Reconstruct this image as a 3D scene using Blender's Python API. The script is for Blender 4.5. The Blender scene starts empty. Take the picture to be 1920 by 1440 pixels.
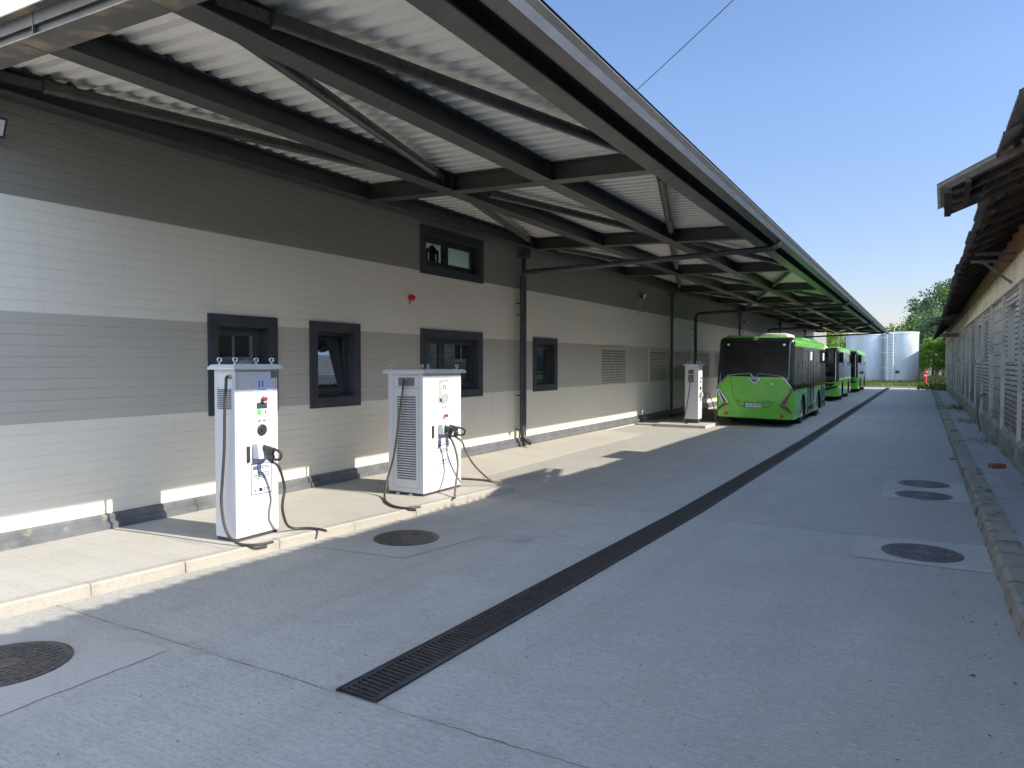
import bpy, bmesh, math, random
from mathutils import Vector, Matrix
random.seed(7)
S = bpy.context.scene
C = S.collection
R = math.radians
PI = math.pi

# ------------------------------------------------------------------ materials
def nt(name):
    m = bpy.data.materials.new(name); m.use_nodes = True
    t = m.node_tree; b = t.nodes['Principled BSDF']
    return m, t, b
class NB:
    """small node builder"""
    def __init__(s, t): s.t = t; s.o = None
    def n(s, k, **kw):
        x = s.t.nodes.new(k)
        for a, v in kw.items(): setattr(x, a, v)
        return x
    def val(s, sock, v):
        if hasattr(v, 'node'): s.t.links.new(v, sock)
        else: sock.default_value = v
    def co(s, scale=None, rot=None, loc=None):
        if s.o is None: s.o = s.n('ShaderNodeTexCoord').outputs['Object']
        if scale is None and rot is None and loc is None: return s.o
        m = s.n('ShaderNodeMapping')
        s.t.links.new(s.o, m.inputs['Vector'])
        if scale is not None: m.inputs['Scale'].default_value = scale
        if rot is not None: m.inputs['Rotation'].default_value = rot
        if loc is not None: m.inputs['Location'].default_value = loc
        return m.outputs['Vector']
    def noise(s, scale, detail=4, rough=.55, vec=None, dist=0):
        x = s.n('ShaderNodeTexNoise'); x.inputs['Scale'].default_value = scale
        x.inputs['Detail'].default_value = detail; x.inputs['Roughness'].default_value = rough
        x.inputs['Distortion'].default_value = dist
        s.t.links.new(vec if vec is not None else s.co(), x.inputs['Vector'])
        return x.outputs['Fac']
    def math(s, op, a, b=0.0, c=0.0, clamp=False):
        x = s.n('ShaderNodeMath', operation=op, use_clamp=clamp)
        s.val(x.inputs[0], a); s.val(x.inputs[1], b)
        if len(x.inputs) > 2: s.val(x.inputs[2], c)
        return x.outputs[0]
    def ramp(s, f, a, b, lo=0.0, hi=1.0):
        x = s.n('ShaderNodeMapRange'); x.clamp = True
        s.val(x.inputs[0], f); x.inputs[1].default_value = a; x.inputs[2].default_value = b
        x.inputs[3].default_value = lo; x.inputs[4].default_value = hi
        return x.outputs[0]
    def mix(s, f, a, b, mode='MIX'):
        x = s.n('ShaderNodeMix', data_type='RGBA', blend_type=mode)
        s.val(x.inputs[0], f)
        for i, v in ((6, a), (7, b)):
            if hasattr(v, 'node'): s.t.links.new(v, x.inputs[i])
            else: x.inputs[i].default_value = (*v[:3], 1)
        return x.outputs[2]
    def xyz(s):
        x = s.n('ShaderNodeSeparateXYZ'); s.t.links.new(s.co(), x.inputs[0]); return x.outputs
    def bump(s, b, h, strength=.3, dist=.01):
        x = s.n('ShaderNodeBump'); x.inputs['Strength'].default_value = strength
        x.inputs['Distance'].default_value = dist
        s.t.links.new(h, x.inputs['Height']); s.t.links.new(x.outputs[0], b.inputs['Normal'])
def mul(c, k): return tuple(min(1, v*k) for v in c)

def plain(name, col, rough=.5, metal=0.0, var=.12, vs=6.0, bump=0.0, bs=80, spec=None, coat=0, dirt=None):
    m, t, b = nt(name); g = NB(t)
    f = g.noise(vs, 5)
    c = g.mix(g.ramp(f, .3, .7), mul(col, 1-var), mul(col, 1+var))
    if dirt:
        d = g.noise(dirt[1], 6, .65)
        c = g.mix(g.ramp(d, dirt[2], dirt[2]+.12), c, dirt[0])
    t.links.new(c, b.inputs['Base Color'])
    rr = g.noise(vs*2.3, 4)
    t.links.new(g.ramp(rr, .2, .8, max(0, rough-.07), min(1, rough+.08)), b.inputs['Roughness'])
    b.inputs['Metallic'].default_value = metal
    if spec is not None: b.inputs['Specular IOR Level'].default_value = spec
    if coat: b.inputs['Coat Weight'].default_value = coat; b.inputs['Coat Roughness'].default_value = .08
    if bump: g.bump(b, g.noise(bs, 3), bump, .004)
    return m

def concrete(name, col, broom=True, joints=(), warm=None, bumps=.35, stains=.35, moss=None, specks=True, streak=.10, tracks=False):
    m, t, b = nt(name); g = NB(t)
    big = g.noise(.33, 5, .6)
    c = g.mix(g.ramp(big, .3, .72), mul(col, .86), mul(col, 1.13))
    med = g.noise(1.7, 6, .62, dist=.6)
    c = g.mix(g.math('MULTIPLY', g.ramp(med, .48, .72), stains), c, warm or mul(col, .62))
    # pale dusty wear patches
    pale = g.noise(.55, 6, .7, vec=g.co(scale=(1.3, .55, 1), loc=(7, 3, 0)))
    c = g.mix(g.math('MULTIPLY', g.ramp(pale, .56, .70), .45), c, mul(col, 1.38))
    if tracks:   # per-slab tone, tyre polish along the lane, oil drips
        XX, YY, ZZ = g.xyz()
        wn = g.n('ShaderNodeTexWhiteNoise', noise_dimensions='1D')
        t.links.new(g.math('FLOOR', g.math('DIVIDE', g.math('ADD', YY, 2.71), 5.78)), wn.inputs['W'])
        c = g.mix(g.math('MULTIPLY', wn.outputs['Value'], .28), c, mul(col, .60))
        tr = g.noise(1.0, 5, .6, vec=g.co(scale=(1.9, .06, 1), loc=(3.1, 0, 0)))
        c = g.mix(g.math('MULTIPLY', g.ramp(tr, .50, .66), .40), c, mul(col, .66))
        tr2 = g.noise(1.0, 6, .7, vec=g.co(scale=(.9, .16, 1), loc=(0, 5, 0)))
        c = g.mix(g.math('MULTIPLY', g.ramp(tr2, .55, .68), .35), c, (col[0]*.86, col[1]*.72, col[2]*.70))
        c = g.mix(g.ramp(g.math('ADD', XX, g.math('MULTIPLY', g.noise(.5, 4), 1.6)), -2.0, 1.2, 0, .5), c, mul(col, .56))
        oil = g.noise(2.6, 3, .5, vec=g.co(loc=(4, 9, 0)))
        c = g.mix(g.math('MULTIPLY', g.ramp(oil, .70, .76), .5), c, mul(col, .42))
    fine = g.noise(95, 3, .7)
    c = g.mix(g.math('MULTIPLY', g.ramp(fine, .35, .68), .42), c, mul(col, 1.28))
    if tracks:
        sp1 = g.noise(1.0, 4, .85, vec=g.co(scale=(19, 34, 1), rot=(0, 0, R(4))))
        c = g.mix(g.math('MULTIPLY', g.ramp(sp1, .52, .64), .50), c, mul(col, .55))
        c = g.mix(g.math('MULTIPLY', g.ramp(sp1, .46, .34), .45), c, mul(col, 1.32))
        vp = g.n('ShaderNodeTexVoronoi'); vp.inputs['Scale'].default_value = 26
        t.links.new(g.co(), vp.inputs['Vector'])
        c = g.mix(g.math('MULTIPLY', g.ramp(vp.outputs['Distance'], .10, .20, 1, 0), g.ramp(g.noise(.9, 4), .42, .6, 0, .6)), c, mul(col, .35))
    grain = g.noise(34, 4, .75)
    c = g.mix(g.math('MULTIPLY', g.ramp(grain, .50, .70), .40), c, mul(col, .58))
    h = g.math('MULTIPLY', fine, .6)
    if broom:
        st = g.noise(1.0, 5, .65, vec=g.co(scale=(2.2, 55, 1), rot=(0, 0, R(4))))
        c = g.mix(g.math('MULTIPLY', g.ramp(st, .52, .72), streak*4), c, mul(col, .68))
        st2 = g.noise(1.0, 4, .6, vec=g.co(scale=(.5, 6.5, 1), rot=(0, 0, R(-3))))
        c = g.mix(g.math('MULTIPLY', g.ramp(st2, .5, .72), .28), c, mul(col, .74))
        h = g.math('ADD', h, st)
    if specks:
        vo = g.n('ShaderNodeTexVoronoi'); vo.inputs['Scale'].default_value = 7.0
        vo.inputs['Randomness'].default_value = 1
        t.links.new(g.co(), vo.inputs['Vector'])
        gate = g.ramp(g.noise(1.3, 3), .47, .58)
        sp = g.math('MULTIPLY', g.ramp(vo.outputs['Distance'], .03, .075, 1, 0), gate)
        c = g.mix(g.math('MULTIPLY', sp, .8), c, (.05, .045, .04))
    X, Y, Z = g.xyz()
    wob = g.math('MULTIPLY', g.math('SUBTRACT', g.noise(2.2, 5, .7), .5), .07)
    jt = None
    for (ax, pos, a, bb) in joints:
        s0, s1 = (Y, X) if ax == 'y' else (X, Y)
        d = g.math('ABSOLUTE', g.math('ADD', g.math('SUBTRACT', s0, pos), wob))
        j = g.math('MULTIPLY', g.ramp(d, .002, .009, 1, 0), g.ramp(g.noise(3.1, 5, .7), .34, .56, .25, 1))
        j2 = g.ramp(d, .0, .10, .35, 0)
        j = g.math('MAXIMUM', j, g.math('MULTIPLY', j2, g.ramp(g.noise(5, 4), .4, .65)))
        j = g.math('MULTIPLY', j, g.math('GREATER_THAN', s1, a)); j = g.math('MULTIPLY', j, g.math('LESS_THAN', s1, bb))
        jt = j if jt is None else g.math('MAXIMUM', jt, j)
    if jt is not None:
        c = g.mix(g.math('MULTIPLY', jt, .62), c, (.08, .072, .06))
        h = g.math('SUBTRACT', h, g.math('MULTIPLY', jt, 3))
    if moss:
        mn = g.noise(moss[1], 6, .7)
        c = g.mix(g.ramp(mn, moss[2], moss[2]+.1), c, moss[0])
    t.links.new(c, b.inputs['Base Color'])
    b.inputs['Roughness'].default_value = .82
    b.inputs['Specular IOR Level'].default_value = .3
    g.bump(b, h, bumps, .006)
    return m

M = {}
M['road'] = concrete('road_concrete', (.385, .373, .335), joints=[('y', 3.04, -9, 9), ('y', 8.76, -9, 9), ('y', 14.6, -9, 9), ('y', 20.5, -9, 9), ('y', 27, -9, 9), ('y', 34, -9, 9)], warm=(.22, .20, .175), bumps=.7, tracks=True, streak=.13)
M['patch'] = concrete('patch_concrete', (.365, .35, .315), broom=False, warm=(.22, .20, .17), bumps=.2, stains=.5)
M['stain'] = plain('rusty_damp_concrete', (.36, .30, .21), .75, var=.25, vs=4, bump=.2)
M['patchdark'] = plain('damp_concrete', (.33, .325, .315), .7, var=.2, vs=5, bump=.2)
M['walk'] = concrete('sidewalk_concrete', (.40, .38, .335), joints=[('y', 4.6, -9, -5), ('y', 9.0, -9, 3), ('y', 1.5, -9, -5)], warm=(.37, .29, .19), bumps=.35, streak=.04)
M['walkr'] = concrete('old_sidewalk_concrete', (.31, .30, .28), joints=[('y', p, .5, 2) for p in (6.5, 9.6, 12.4, 17.5, 24, 33)], warm=(.14, .13, .105), bumps=.6, stains=.6)
M['kerb'] = concrete('kerb_concrete', (.335, .315, .27), broom=False, joints=[('y', p, -9, 9) for p in (1.3, 2.3, 3.3, 4.1, 5.1, 6.1, 7.1, 8.1)], warm=(.33, .25, .16), bumps=.5)
M['kerbr'] = concrete('mossy_kerb_concrete', (.25, .235, .195), broom=False, joints=[('y', 5+.5*i, .4, 1.1) for i in range(14)], warm=(.12, .10, .07), bumps=.9, stains=.8, moss=((.075, .085, .02), 3.2, .53))
M['found'] = concrete('foundation_concrete', (.38, .36, .32), broom=False, warm=(.30, .25, .18))

def wallmat():
    m, t, b = nt('sandwich_panel_paint'); g = NB(t)
    X, Y, Z = g.xyz()
    lite = (.82, .765, .65); mid = (.52, .485, .42); dark = (.285, .27, .23)
    def step(z): return g.ramp(Z, z-.0015, z+.0015)
    c = g.mix(step(1.30), lite, mid); c = g.mix(step(2.405), c, lite); c = g.mix(step(3.535), c, dark); c = g.mix(step(4.68), c, lite)
    f = g.noise(.8, 4, .6, vec=g.co(scale=(1, .6, 1.6)))
    c = g.mix(g.ramp(f, .35, .65), g.mix(1.0, c, (.93, .93, .94), 'MULTIPLY'), c)
    # dirty runs
    dr = g.noise(1, 5, .7, vec=g.co(scale=(1, 6, .35)))
    c = g.mix(g.math('MULTIPLY', g.ramp(dr, .58, .75), .16), c, (.25, .2, .14))
    t.links.new(c, b.inputs['Base Color'])
    b.inputs['Roughness'].default_value = .34
    b.inputs['Specular IOR Level'].default_value = .55
    wv = g.noise(1, 3, .5, vec=g.co(scale=(1, .9, 7)))
    g.bump(b, wv, .10, .02)
    return m
M['wall'] = wallmat()
M['anth'] = plain('anthracite_sheet', (.045, .048, .056), .42, var=.25, vs=3, dirt=((.10, .095, .085), 3.5, .66))
M['steel'] = plain('beam_paint', (.058, .056, .052), .38, var=.2, vs=2.2, bump=.05, dirt=((.20, .15, .09), 4.2, .72))
M['rustbeam'] = plain('rust_stained_beam', (.11, .105, .095), .45, var=.3, vs=2.2, bump=.1, dirt=((.27, .21, .14), 2.6, .5))
M['tube'] = plain('tube_paint', (.055, .052, .046), .30, var=.3, vs=5, dirt=((.16, .14, .11), 9, .62))
M['gutter'] = plain('gutter_sheet', (.085, .085, .085), .35, .0, var=.15, vs=2)
M['gutlip'] = plain('galvanised_drip', (.80, .83, .88), .3, .0, var=.1)  # pale colour paints the sky reflection along the gutter's lower edge
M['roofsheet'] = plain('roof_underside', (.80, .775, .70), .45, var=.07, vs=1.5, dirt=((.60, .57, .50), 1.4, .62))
M['roofs'] = plain('roof_flank', (.60, .585, .55), .45, var=.07)  # darker copy of the sheet colour, shading painted on the corrugation flanks
M['rail'] = plain('base_rail', (.15, .16, .17), .38, .25, var=.25, vs=4, dirt=((.30, .27, .22), 7, .6))
M['glass'] = None
def glassmat(name, col=(.012, .014, .016), ior=2.1, rough=.015):
    m, t, b = nt(name); g = NB(t)
    f = g.noise(3, 3)
    t.links.new(g.mix(f, mul(col, .8), mul(col, 1.2)), b.inputs['Base Color'])
    b.inputs['IOR'].default_value = ior; b.inputs['Roughness'].default_value = rough
    b.inputs['Specular IOR Level'].default_value = .5
    return m
M['glass'] = glassmat('window_glass', ior=3.2)
M['busglass'] = glassmat('bus_glass', (.010, .011, .012), ior=2.1, rough=.03)
def clearglass():
    m, t, b = nt('clear_pane')
    b.inputs['Transmission Weight'].default_value = 1; b.inputs['Roughness'].default_value = 0
    b.inputs['IOR'].default_value = 1.3; b.inputs['Base Color'].default_value = (.93, .96, .93, 1)
    return m
M['clear'] = clearglass()
M['white'] = plain('charger_paint', (.60, .60, .61), .32, var=.025, vs=3)
M['white2'] = plain('charger_paint_cap', (.62, .63, .65), .35, var=.03)
M['signpaper'] = plain('sign_paper', (.55, .62, .82), .3, var=.03)
M['paper'] = plain('white_sticker', (.66, .68, .72), .3, var=.03)
M['plastic'] = plain('clear_sleeve', (.36, .38, .36), .12, var=.3, vs=22)
M['blueline'] = plain('blue_print', (.05, .09, .30), .4)
M['ink'] = plain('printed_ink', (.03, .035, .05), .5, var=.1)
M['inklight'] = plain('grey_print', (.12, .13, .18), .5, var=.1)
M['euro'] = plain('blue_flag', (.02, .06, .36), .4, var=.05)
M['star'] = plain('yellow_star', (.8, .65, .05), .4, var=.05)
M['greenl'] = plain('green_panel', (.14, .42, .12), .4, var=.08)
M['red'] = plain('red_plastic', (.38, .03, .025), .3, var=.1)
M['blackp'] = plain('black_plastic', (.035, .033, .031), .42, var=.2)
M['rubber'] = plain('rubber_cable', (.045, .041, .037), .5, var=.25, vs=12)
M['dustcable'] = plain('dusty_cable', (.12, .105, .085), .6, var=.35, vs=9)
M['tyre'] = plain('tyre_rubber', (.022, .022, .022), .75, var=.2)
M['chrome'] = plain('bright_metal', (.60, .60, .60), .22, .9, var=.08)
M['alloy'] = plain('wheel_steel', (.32, .32, .32), .35, .7, var=.15)
M['brass'] = plain('cable_gland', (.45, .40, .25), .35, .6, var=.1)
M['screen'] = plain('dark_screen', (.05, .065, .085), .12, var=.1)
M['grey'] = plain('grey_sheet', (.16, .165, .18), .4, var=.06)
M['slot'] = plain('vent_gap', (.10, .105, .12), .6, var=.1)
M['louvre'] = plain('louvre_alu', (.66, .58, .46), .35, .15, var=.12, vs=4)
M['louvre_gap'] = plain('louvre_gap', (.03, .027, .022), .6)
M['busgreen'] = plain('bus_green', (.14, .49, .045), .25, var=.04, vs=1.5, coat=.6)
M['bustrim'] = plain('bus_black_trim', (.012, .012, .013), .18, var=.1, coat=.5)
M['buswhite'] = plain('bus_pod', (.62, .60, .50), .4, var=.06)
M['taillight'] = plain('tail_lens', (.13, .008, .012), .12, var=.2, vs=20, coat=.8)
M['reflector'] = plain('amber_reflector', (.42, .06, .015), .25, var=.1)
M['iron'] = plain('cast_iron', (.085, .078, .072), .55, .3, var=.4, vs=18, bump=.8, bs=45, dirt=((.16, .11, .075), 6, .56))
M['grate'] = plain('grate_iron', (.055, .052, .052), .5, .3, var=.35, vs=9, bump=.3, dirt=((.16, .14, .12), 14, .64))
M['pit'] = plain('drain_pit', (.006, .006, .007), .8)  # near-black colour paints the shade in drain slots and eave gap
def tankmat():
    m, t, b = nt('tank_steel'); g = NB(t)
    f = g.noise(1.0, 5, .6, vec=g.co(scale=(.6, .6, .25)))
    t.links.new(g.mix(g.ramp(f, .3, .7), (.42, .45, .46), (.60, .62, .62)), b.inputs['Base Color'])
    b.inputs['Metallic'].default_value = .45; b.inputs['Roughness'].default_value = .5
    return m
M['tank'] = tankmat()
M['tankband'] = plain('tank_flange', (.72, .74, .75), .4, .5, var=.1)
M['ladder'] = plain('ladder_white', (.80, .80, .80), .4, var=.05)
M['hydrant'] = plain('hydrant_red', (.62, .035, .025), .4, var=.12)

def brick(name, c1, c2, mortar, w=.25, hgt=.075, ms=.012, dirt=(.07, .06, .05), dirtz=(.5, 2.4), bump=.8, paint=None):
    m, t, b = nt(name); g = NB(t)
    sw = g.n('ShaderNodeCombineXYZ'); X, Y, Z = g.xyz()
    wob = g.math('MULTIPLY', g.math('SUBTRACT', g.noise(3.0, 3), .5), .05)
    t.links.new(g.math('ADD', Y, wob), sw.inputs[0]); t.links.new(g.math('ADD', Z, wob), sw.inputs[1])
    br = g.n('ShaderNodeTexBrick'); t.links.new(sw.outputs[0], br.inputs['Vector'])
    br.inputs['Scale'].default_value = 1; br.inputs['Brick Width'].default_value = w
    br.inputs['Row Height'].default_value = hgt; br.inputs['Mortar Size'].default_value = ms
    br.inputs['Mortar Smooth'].default_value = .35
    br.inputs['Color1'].default_value = (*c1, 1); br.inputs['Color2'].default_value = (*c2, 1)
    br.inputs['Mortar'].default_value = (*mortar, 1); br.inputs['Bias'].default_value = -.1
    c = br.outputs['Color']
    n = g.noise(2.2, 6, .7)
    c = g.mix(g.math('MULTIPLY', g.ramp(n, .42, .72), .65), c, mul(c2, .5))
    if paint:
        c = g.mix(g.ramp(g.noise(1.1, 6, .7), .47, .56), c, paint)
    # splash dirt near the ground, ragged
    zz = g.math('ADD', Z, g.math('MULTIPLY', g.math('SUBTRACT', g.noise(1.4, 6, .7), .5), 2.4))
    c = g.mix(g.ramp(zz, dirtz[0], dirtz[1], .8, 0), c, dirt)
    t.links.new(c, b.inputs['Base Color']); b.inputs['Roughness'].default_value = .9
    hh = g.math('ADD', g.math('MULTIPLY', br.outputs['Fac'], -1.0), g.math('MULTIPLY', g.noise(30, 4), .5))
    g.bump(b, hh, bump, .02)
    return m
M['wbrick'] = brick('white_painted_brick', (.84, .74, .60), (.68, .59, .47), (.07, .058, .042), w=.28, hgt=.098, ms=.017)
M['obrick'] = brick('orange_brick', (.72, .34, .14), (.58, .29, .13), (.28, .20, .12), dirtz=(-9, -8))
M['blocks'] = brick('aerated_blocks', (.70, .62, .52), (.60, .53, .44), (.12, .10, .08), w=.62, hgt=.26, ms=.012)
M['boards'] = brick('render_patch', (.36, .31, .25), (.30, .27, .22), (.08, .06, .05), w=1.2, hgt=.9, ms=.01)
M['pilaster'] = concrete('pilaster_concrete', (.60, .53, .43), broom=False, warm=(.13, .115, .095), stains=1.0, bumps=.8)
M['lintel'] = concrete('lintel_concrete', (.78, .68, .52), broom=False, joints=[('y', -3+1.47*i, -9, 9) for i in range(30)], warm=(.17, .13, .09), stains=.7, bumps=.6)
M['plinth'] = concrete('plinth_concrete', (.27, .245, .205), broom=False, warm=(.06, .05, .035), stains=1.0, bumps=1.0, moss=((.09, .085, .04), 2.5, .55))
M['asb'] = plain('weathered_roof_sheet', (.20, .19, .18), .85, var=.3, vs=3, bump=.4, bs=30, dirt=((.07, .06, .05), 3, .56))
M['wood'] = plain('old_timber', (.055, .040, .030), .85, var=.45, vs=5, bump=.4, bs=25)
M['woodgrey'] = plain('grey_timber', (.16, .145, .13), .8, var=.35, vs=6, bump=.3)
M['darkhole'] = plain('dark_interior', (.02, .02, .02), .8)
M['whiteframe'] = plain('white_window_frame', (.50, .50, .50), .5, var=.2)
M['room'] = plain('room_paint', (.66, .67, .59), .7, var=.03)
M['steelgrey'] = plain('bracket_steel', (.13, .13, .14), .45, .3, var=.3, dirt=((.2, .12, .08), 6, .6))
M['siren'] = plain('siren_red', (.42, .015, .015), .3, var=.1)
M['lampglass'] = plain('lamp_glass', (.62, .68, .68), .15, var=.04)
M['conduit'] = plain('pale_conduit', (.45, .42, .37), .45, var=.1)
M['wire'] = plain('wire_black', (.02, .02, .025), .5)
M['fence'] = plain('green_fence', (.03, .12, .06), .5)
M['brickred'] = plain('loose_brick', (.26, .075, .04), .9, var=.35, vs=20, bump=.5)
M['trash'] = plain('litter', (.55, .55, .55), .6, var=.2)

def leafmat(name, c1, c2, trans=.35, sc=1.2):
    m, t, b = nt(name); g = NB(t)
    f = g.noise(sc, 5, .65)
    c = g.mix(g.ramp(f, .35, .65), c1, c2)
    f2 = g.noise(sc*9, 2)
    c = g.mix(g.ramp(f2, .4, .6, 0, .5), c, mul(c2, 1.35))
    t.links.new(c, b.inputs['Base Color']); b.inputs['Roughness'].default_value = .6
    tr = g.n('ShaderNodeBsdfTranslucent'); t.links.new(g.mix(1, c, (1.25, 1.3, .5), 'MULTIPLY'), tr.inputs[0])
    mx = g.n('ShaderNodeMixShader'); mx.inputs[0].default_value = trans
    t.links.new(b.outputs[0], mx.inputs[1]); t.links.new(tr.outputs[0], mx.inputs[2])
    t.links.new(mx.outputs[0], t.nodes['Material Output'].inputs[0])
    return m
M['leafdark'] = leafmat('leaf_dark', (.055, .09, .04), (.12, .175, .075), .3, .5)
M['leafmid'] = leafmat('leaf_mid', (.06, .11, .02), (.13, .20, .035), .4, .6)
M['leafbright'] = leafmat('leaf_bright', (.08, .15, .012), (.17, .27, .03), .45, .8)
M['grassblade'] = leafmat('grass_blade', (.06, .10, .02), (.15, .17, .045), .35, 1.5)
M['drygrass'] = leafmat('dry_grass', (.14, .13, .05), (.26, .24, .11), .3, 2)
M['bark'] = plain('bark', (.09, .07, .05), .9, var=.3, bump=.5)
M['earth'] = plain('earth', (.10, .10, .045), .95, var=.35, vs=.7, bump=.4, bs=8)
M['hill'] = plain('hill_forest', (.07, .10, .06), .95, var=.25, vs=.01)

# ------------------------------------------------------------------ mesh helpers
class MB:
    def __init__(s): s.v = []; s.f = []; s.smooth = False; s.fm = []; s.cm = 0
    def add(s, vs, fs):
        k = len(s.v); s.v += [tuple(v) for v in vs]
        s.f += [tuple(i+k for i in f) for f in fs]; s.fm += [s.cm]*len(fs); return s
    def box(s, x0, x1, y0, y1, z0, z1, mat=None):
        vs = [(x, y, z) for x in (x0, x1) for y in (y0, y1) for z in (z0, z1)]
        if mat is not None: vs = [tuple(mat @ Vector(v)) for v in vs]
        return s.add(vs, [(0, 1, 3, 2), (4, 6, 7, 5), (0, 4, 5, 1), (2, 3, 7, 6), (0, 2, 6, 4), (1, 5, 7, 3)])
    def bevbox(s, x0, x1, y0, y1, z0, z1, r=.01):
        """box with chamfered edges"""
        bm = bmesh.new(); bmesh.ops.create_cube(bm, size=1)
        for v in bm.verts: v.co = Vector(((x0+x1)/2+v.co.x*(x1-x0), (y0+y1)/2+v.co.y*(y1-y0), (z0+z1)/2+v.co.z*(z1-z0)))
        bmesh.ops.bevel(bm, geom=bm.edges[:], offset=r, segments=2, affect='EDGES', profile=.5)
        s.add([v.co[:] for v in bm.verts], [[v.index for v in f.verts] for f in (bm.verts.index_update() or bm.faces)])
        bm.free(); return s
    def prism(s, pts, d, origin=(0, 0, 0), U=(1, 0, 0), V=(0, 0, 1)):
        """polygon pts (u,v) in plane U,V at origin, extruded by vector d"""
        U = Vector(U); V = Vector(V); O = Vector(origin); d = Vector(d); n = len(pts)
        a = [O+U*p[0]+V*p[1] for p in pts]; b = [p+d for p in a]
        fs = [tuple(range(n))[::-1], tuple(range(n, 2*n))]+[(i, (i+1) % n, n+(i+1) % n, n+i) for i in range(n)]
        return s.add(a+b, fs)
    def bar(s, p0, p1, w, h, up=(0, 0, 1)):
        p0 = Vector(p0); p1 = Vector(p1); d = (p1-p0).normalized(); u = Vector(up)
        if abs(d.dot(u)) > .98: u = Vector((0, 1, 0))
        sd = d.cross(u).normalized(); u = sd.cross(d)
        vs = []
        for p in (p0, p1):
            for a, b in ((-1, -1), (1, -1), (1, 1), (-1, 1)): vs.append(p+sd*a*w/2+u*b*h/2)
        return s.add(vs, [(3, 2, 1, 0), (4, 5, 6, 7)]+[(i, (i+1) % 4, 4+(i+1) % 4, 4+i) for i in range(4)])
    def tube(s, pts, r, n=10, closed=False, caps=True):
        pts = [Vector(p) for p in pts]; N = len(pts); rr = r if isinstance(r, (list, tuple)) else [r]*N
        k = len(s.v); prev = None
        for i, p in enumerate(pts):
            if closed: d = pts[(i+1) % N]-pts[i-1]
            else: d = pts[min(i+1, N-1)]-pts[max(i-1, 0)]
            d.normalize()
            if prev is None:
                a = Vector((0, 0, 1)) if abs(d.z) < .9 else Vector((1, 0, 0))
                u = d.cross(a).normalized()
            else: u = (prev-d*prev.dot(d)).normalized()
            prev = u; w = d.cross(u)
            for j in range(n):
                t = 2*PI*j/n; s.v.append(tuple(p+(u*math.cos(t)+w*math.sin(t))*rr[i]))
        M_ = N if closed else N-1
        for i in range(M_):
            a = k+i*n; b = k+((i+1) % N)*n
            for j in range(n): s.f.append((a+j, a+(j+1) % n, b+(j+1) % n, b+j)); s.fm.append(s.cm)
        if caps and not closed:
            s.f.append(tuple(k+j for j in range(n))[::-1]); s.f.append(tuple(k+(N-1)*n+j for j in range(n))); s.fm += [s.cm]*2
        return s
    def lathe(s, prof, n=24, origin=(0, 0, 0), axis='z', caps=True):
        O = Vector(origin); k = len(s.v); P = len(prof)
        for (r, h) in prof:
            for j in range(n):
                t = 2*PI*j/n; a, b = r*math.cos(t), r*math.sin(t)
                v = {'z': (a, b, h), 'x': (h, a, b), 'y': (a, h, b)}[axis]
                s.v.append(tuple(O+Vector(v)))
        for i in range(P-1):
            for j in range(n):
                s.f.append((k+i*n+j, k+i*n+(j+1) % n, k+(i+1)*n+(j+1) % n, k+(i+1)*n+j)); s.fm.append(s.cm)
        if caps:
            s.f.append(tuple(k+j for j in range(n))[::-1]); s.f.append(tuple(k+(P-1)*n+j for j in range(n))); s.fm += [s.cm]*2
        return s
    def ring(s, c, R_, r, axis='x', n=20, m=8):
        c = Vector(c); pts = []
        for i in range(n):
            t = 2*PI*i/n; a, b = R_*math.cos(t), R_*math.sin(t)
            pts.append(c+Vector({'x': (0, a, b), 'y': (a, 0, b), 'z': (a, b, 0)}[axis]))
        return s.tube(pts, r, m, closed=True)
    def build(s, name, mat, parent=None, smooth=None, fixn=True, origin=None, sharp=35):
        me = bpy.data.meshes.new(name)
        o = Vector(origin) if origin is not None else (Vector(parent.get('_o', (0, 0, 0))) if parent is not None else Vector((0, 0, 0)))
        me.from_pydata([tuple(Vector(v)-o) for v in s.v], [], s.f); me.update()
        mats = mat if isinstance(mat, (list, tuple)) else [mat]
        for x in mats: me.materials.append(x)
        if len(mats) > 1: me.polygons.foreach_set('material_index', s.fm)
        if fixn:
            bm = bmesh.new(); bm.from_mesh(me); bmesh.ops.recalc_face_normals(bm, faces=bm.faces); bm.to_mesh(me); bm.free()
        if smooth if smooth is not None else s.smooth:
            me.polygons.foreach_set('use_smooth', [True]*len(me.polygons))
            try: me.set_sharp_from_angle(angle=R(sharp))
            except Exception: pass
        ob = bpy.data.objects.new(name, me); C.objects.link(ob)
        if parent is not None: ob.parent = parent
        else: ob.location = o
        return ob
def thing(name, label, cat, loc=(0, 0, 0), rz=0, group=None, world=True):
    o = bpy.data.objects.new(name, None); C.objects.link(o); o.empty_display_size = .3
    o.location = loc; o.rotation_euler = (0, 0, rz)
    o['label'] = label; o['category'] = cat
    o['_o'] = tuple(loc) if world else (0, 0, 0)
    if group: o['group'] = group
    return o
def tag(o, label, cat, group=None, kind=None):
    if label: o['label'] = label
    if cat: o['category'] = cat
    if group: o['group'] = group
    if kind: o['kind'] = kind
    return o
def sub(o, parent):
    """make mesh o (built in world/parent frame) a child of part `parent` that sits at identity in the same thing"""
    o.parent = parent; return o
def struct(ob): ob['kind'] = 'structure'; return ob
def dup(root, loc, rz, label, group=None):
    r = root.copy(); C.objects.link(r); r.location = loc; r.rotation_euler = (0, 0, rz); r['label'] = label
    if group: r['group'] = group
    def rec(a, b):
        for ch in list(a.children):
            c = ch.copy(); C.objects.link(c); c.parent = b; rec(ch, c)
    rec(root, r)
    return r
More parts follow.
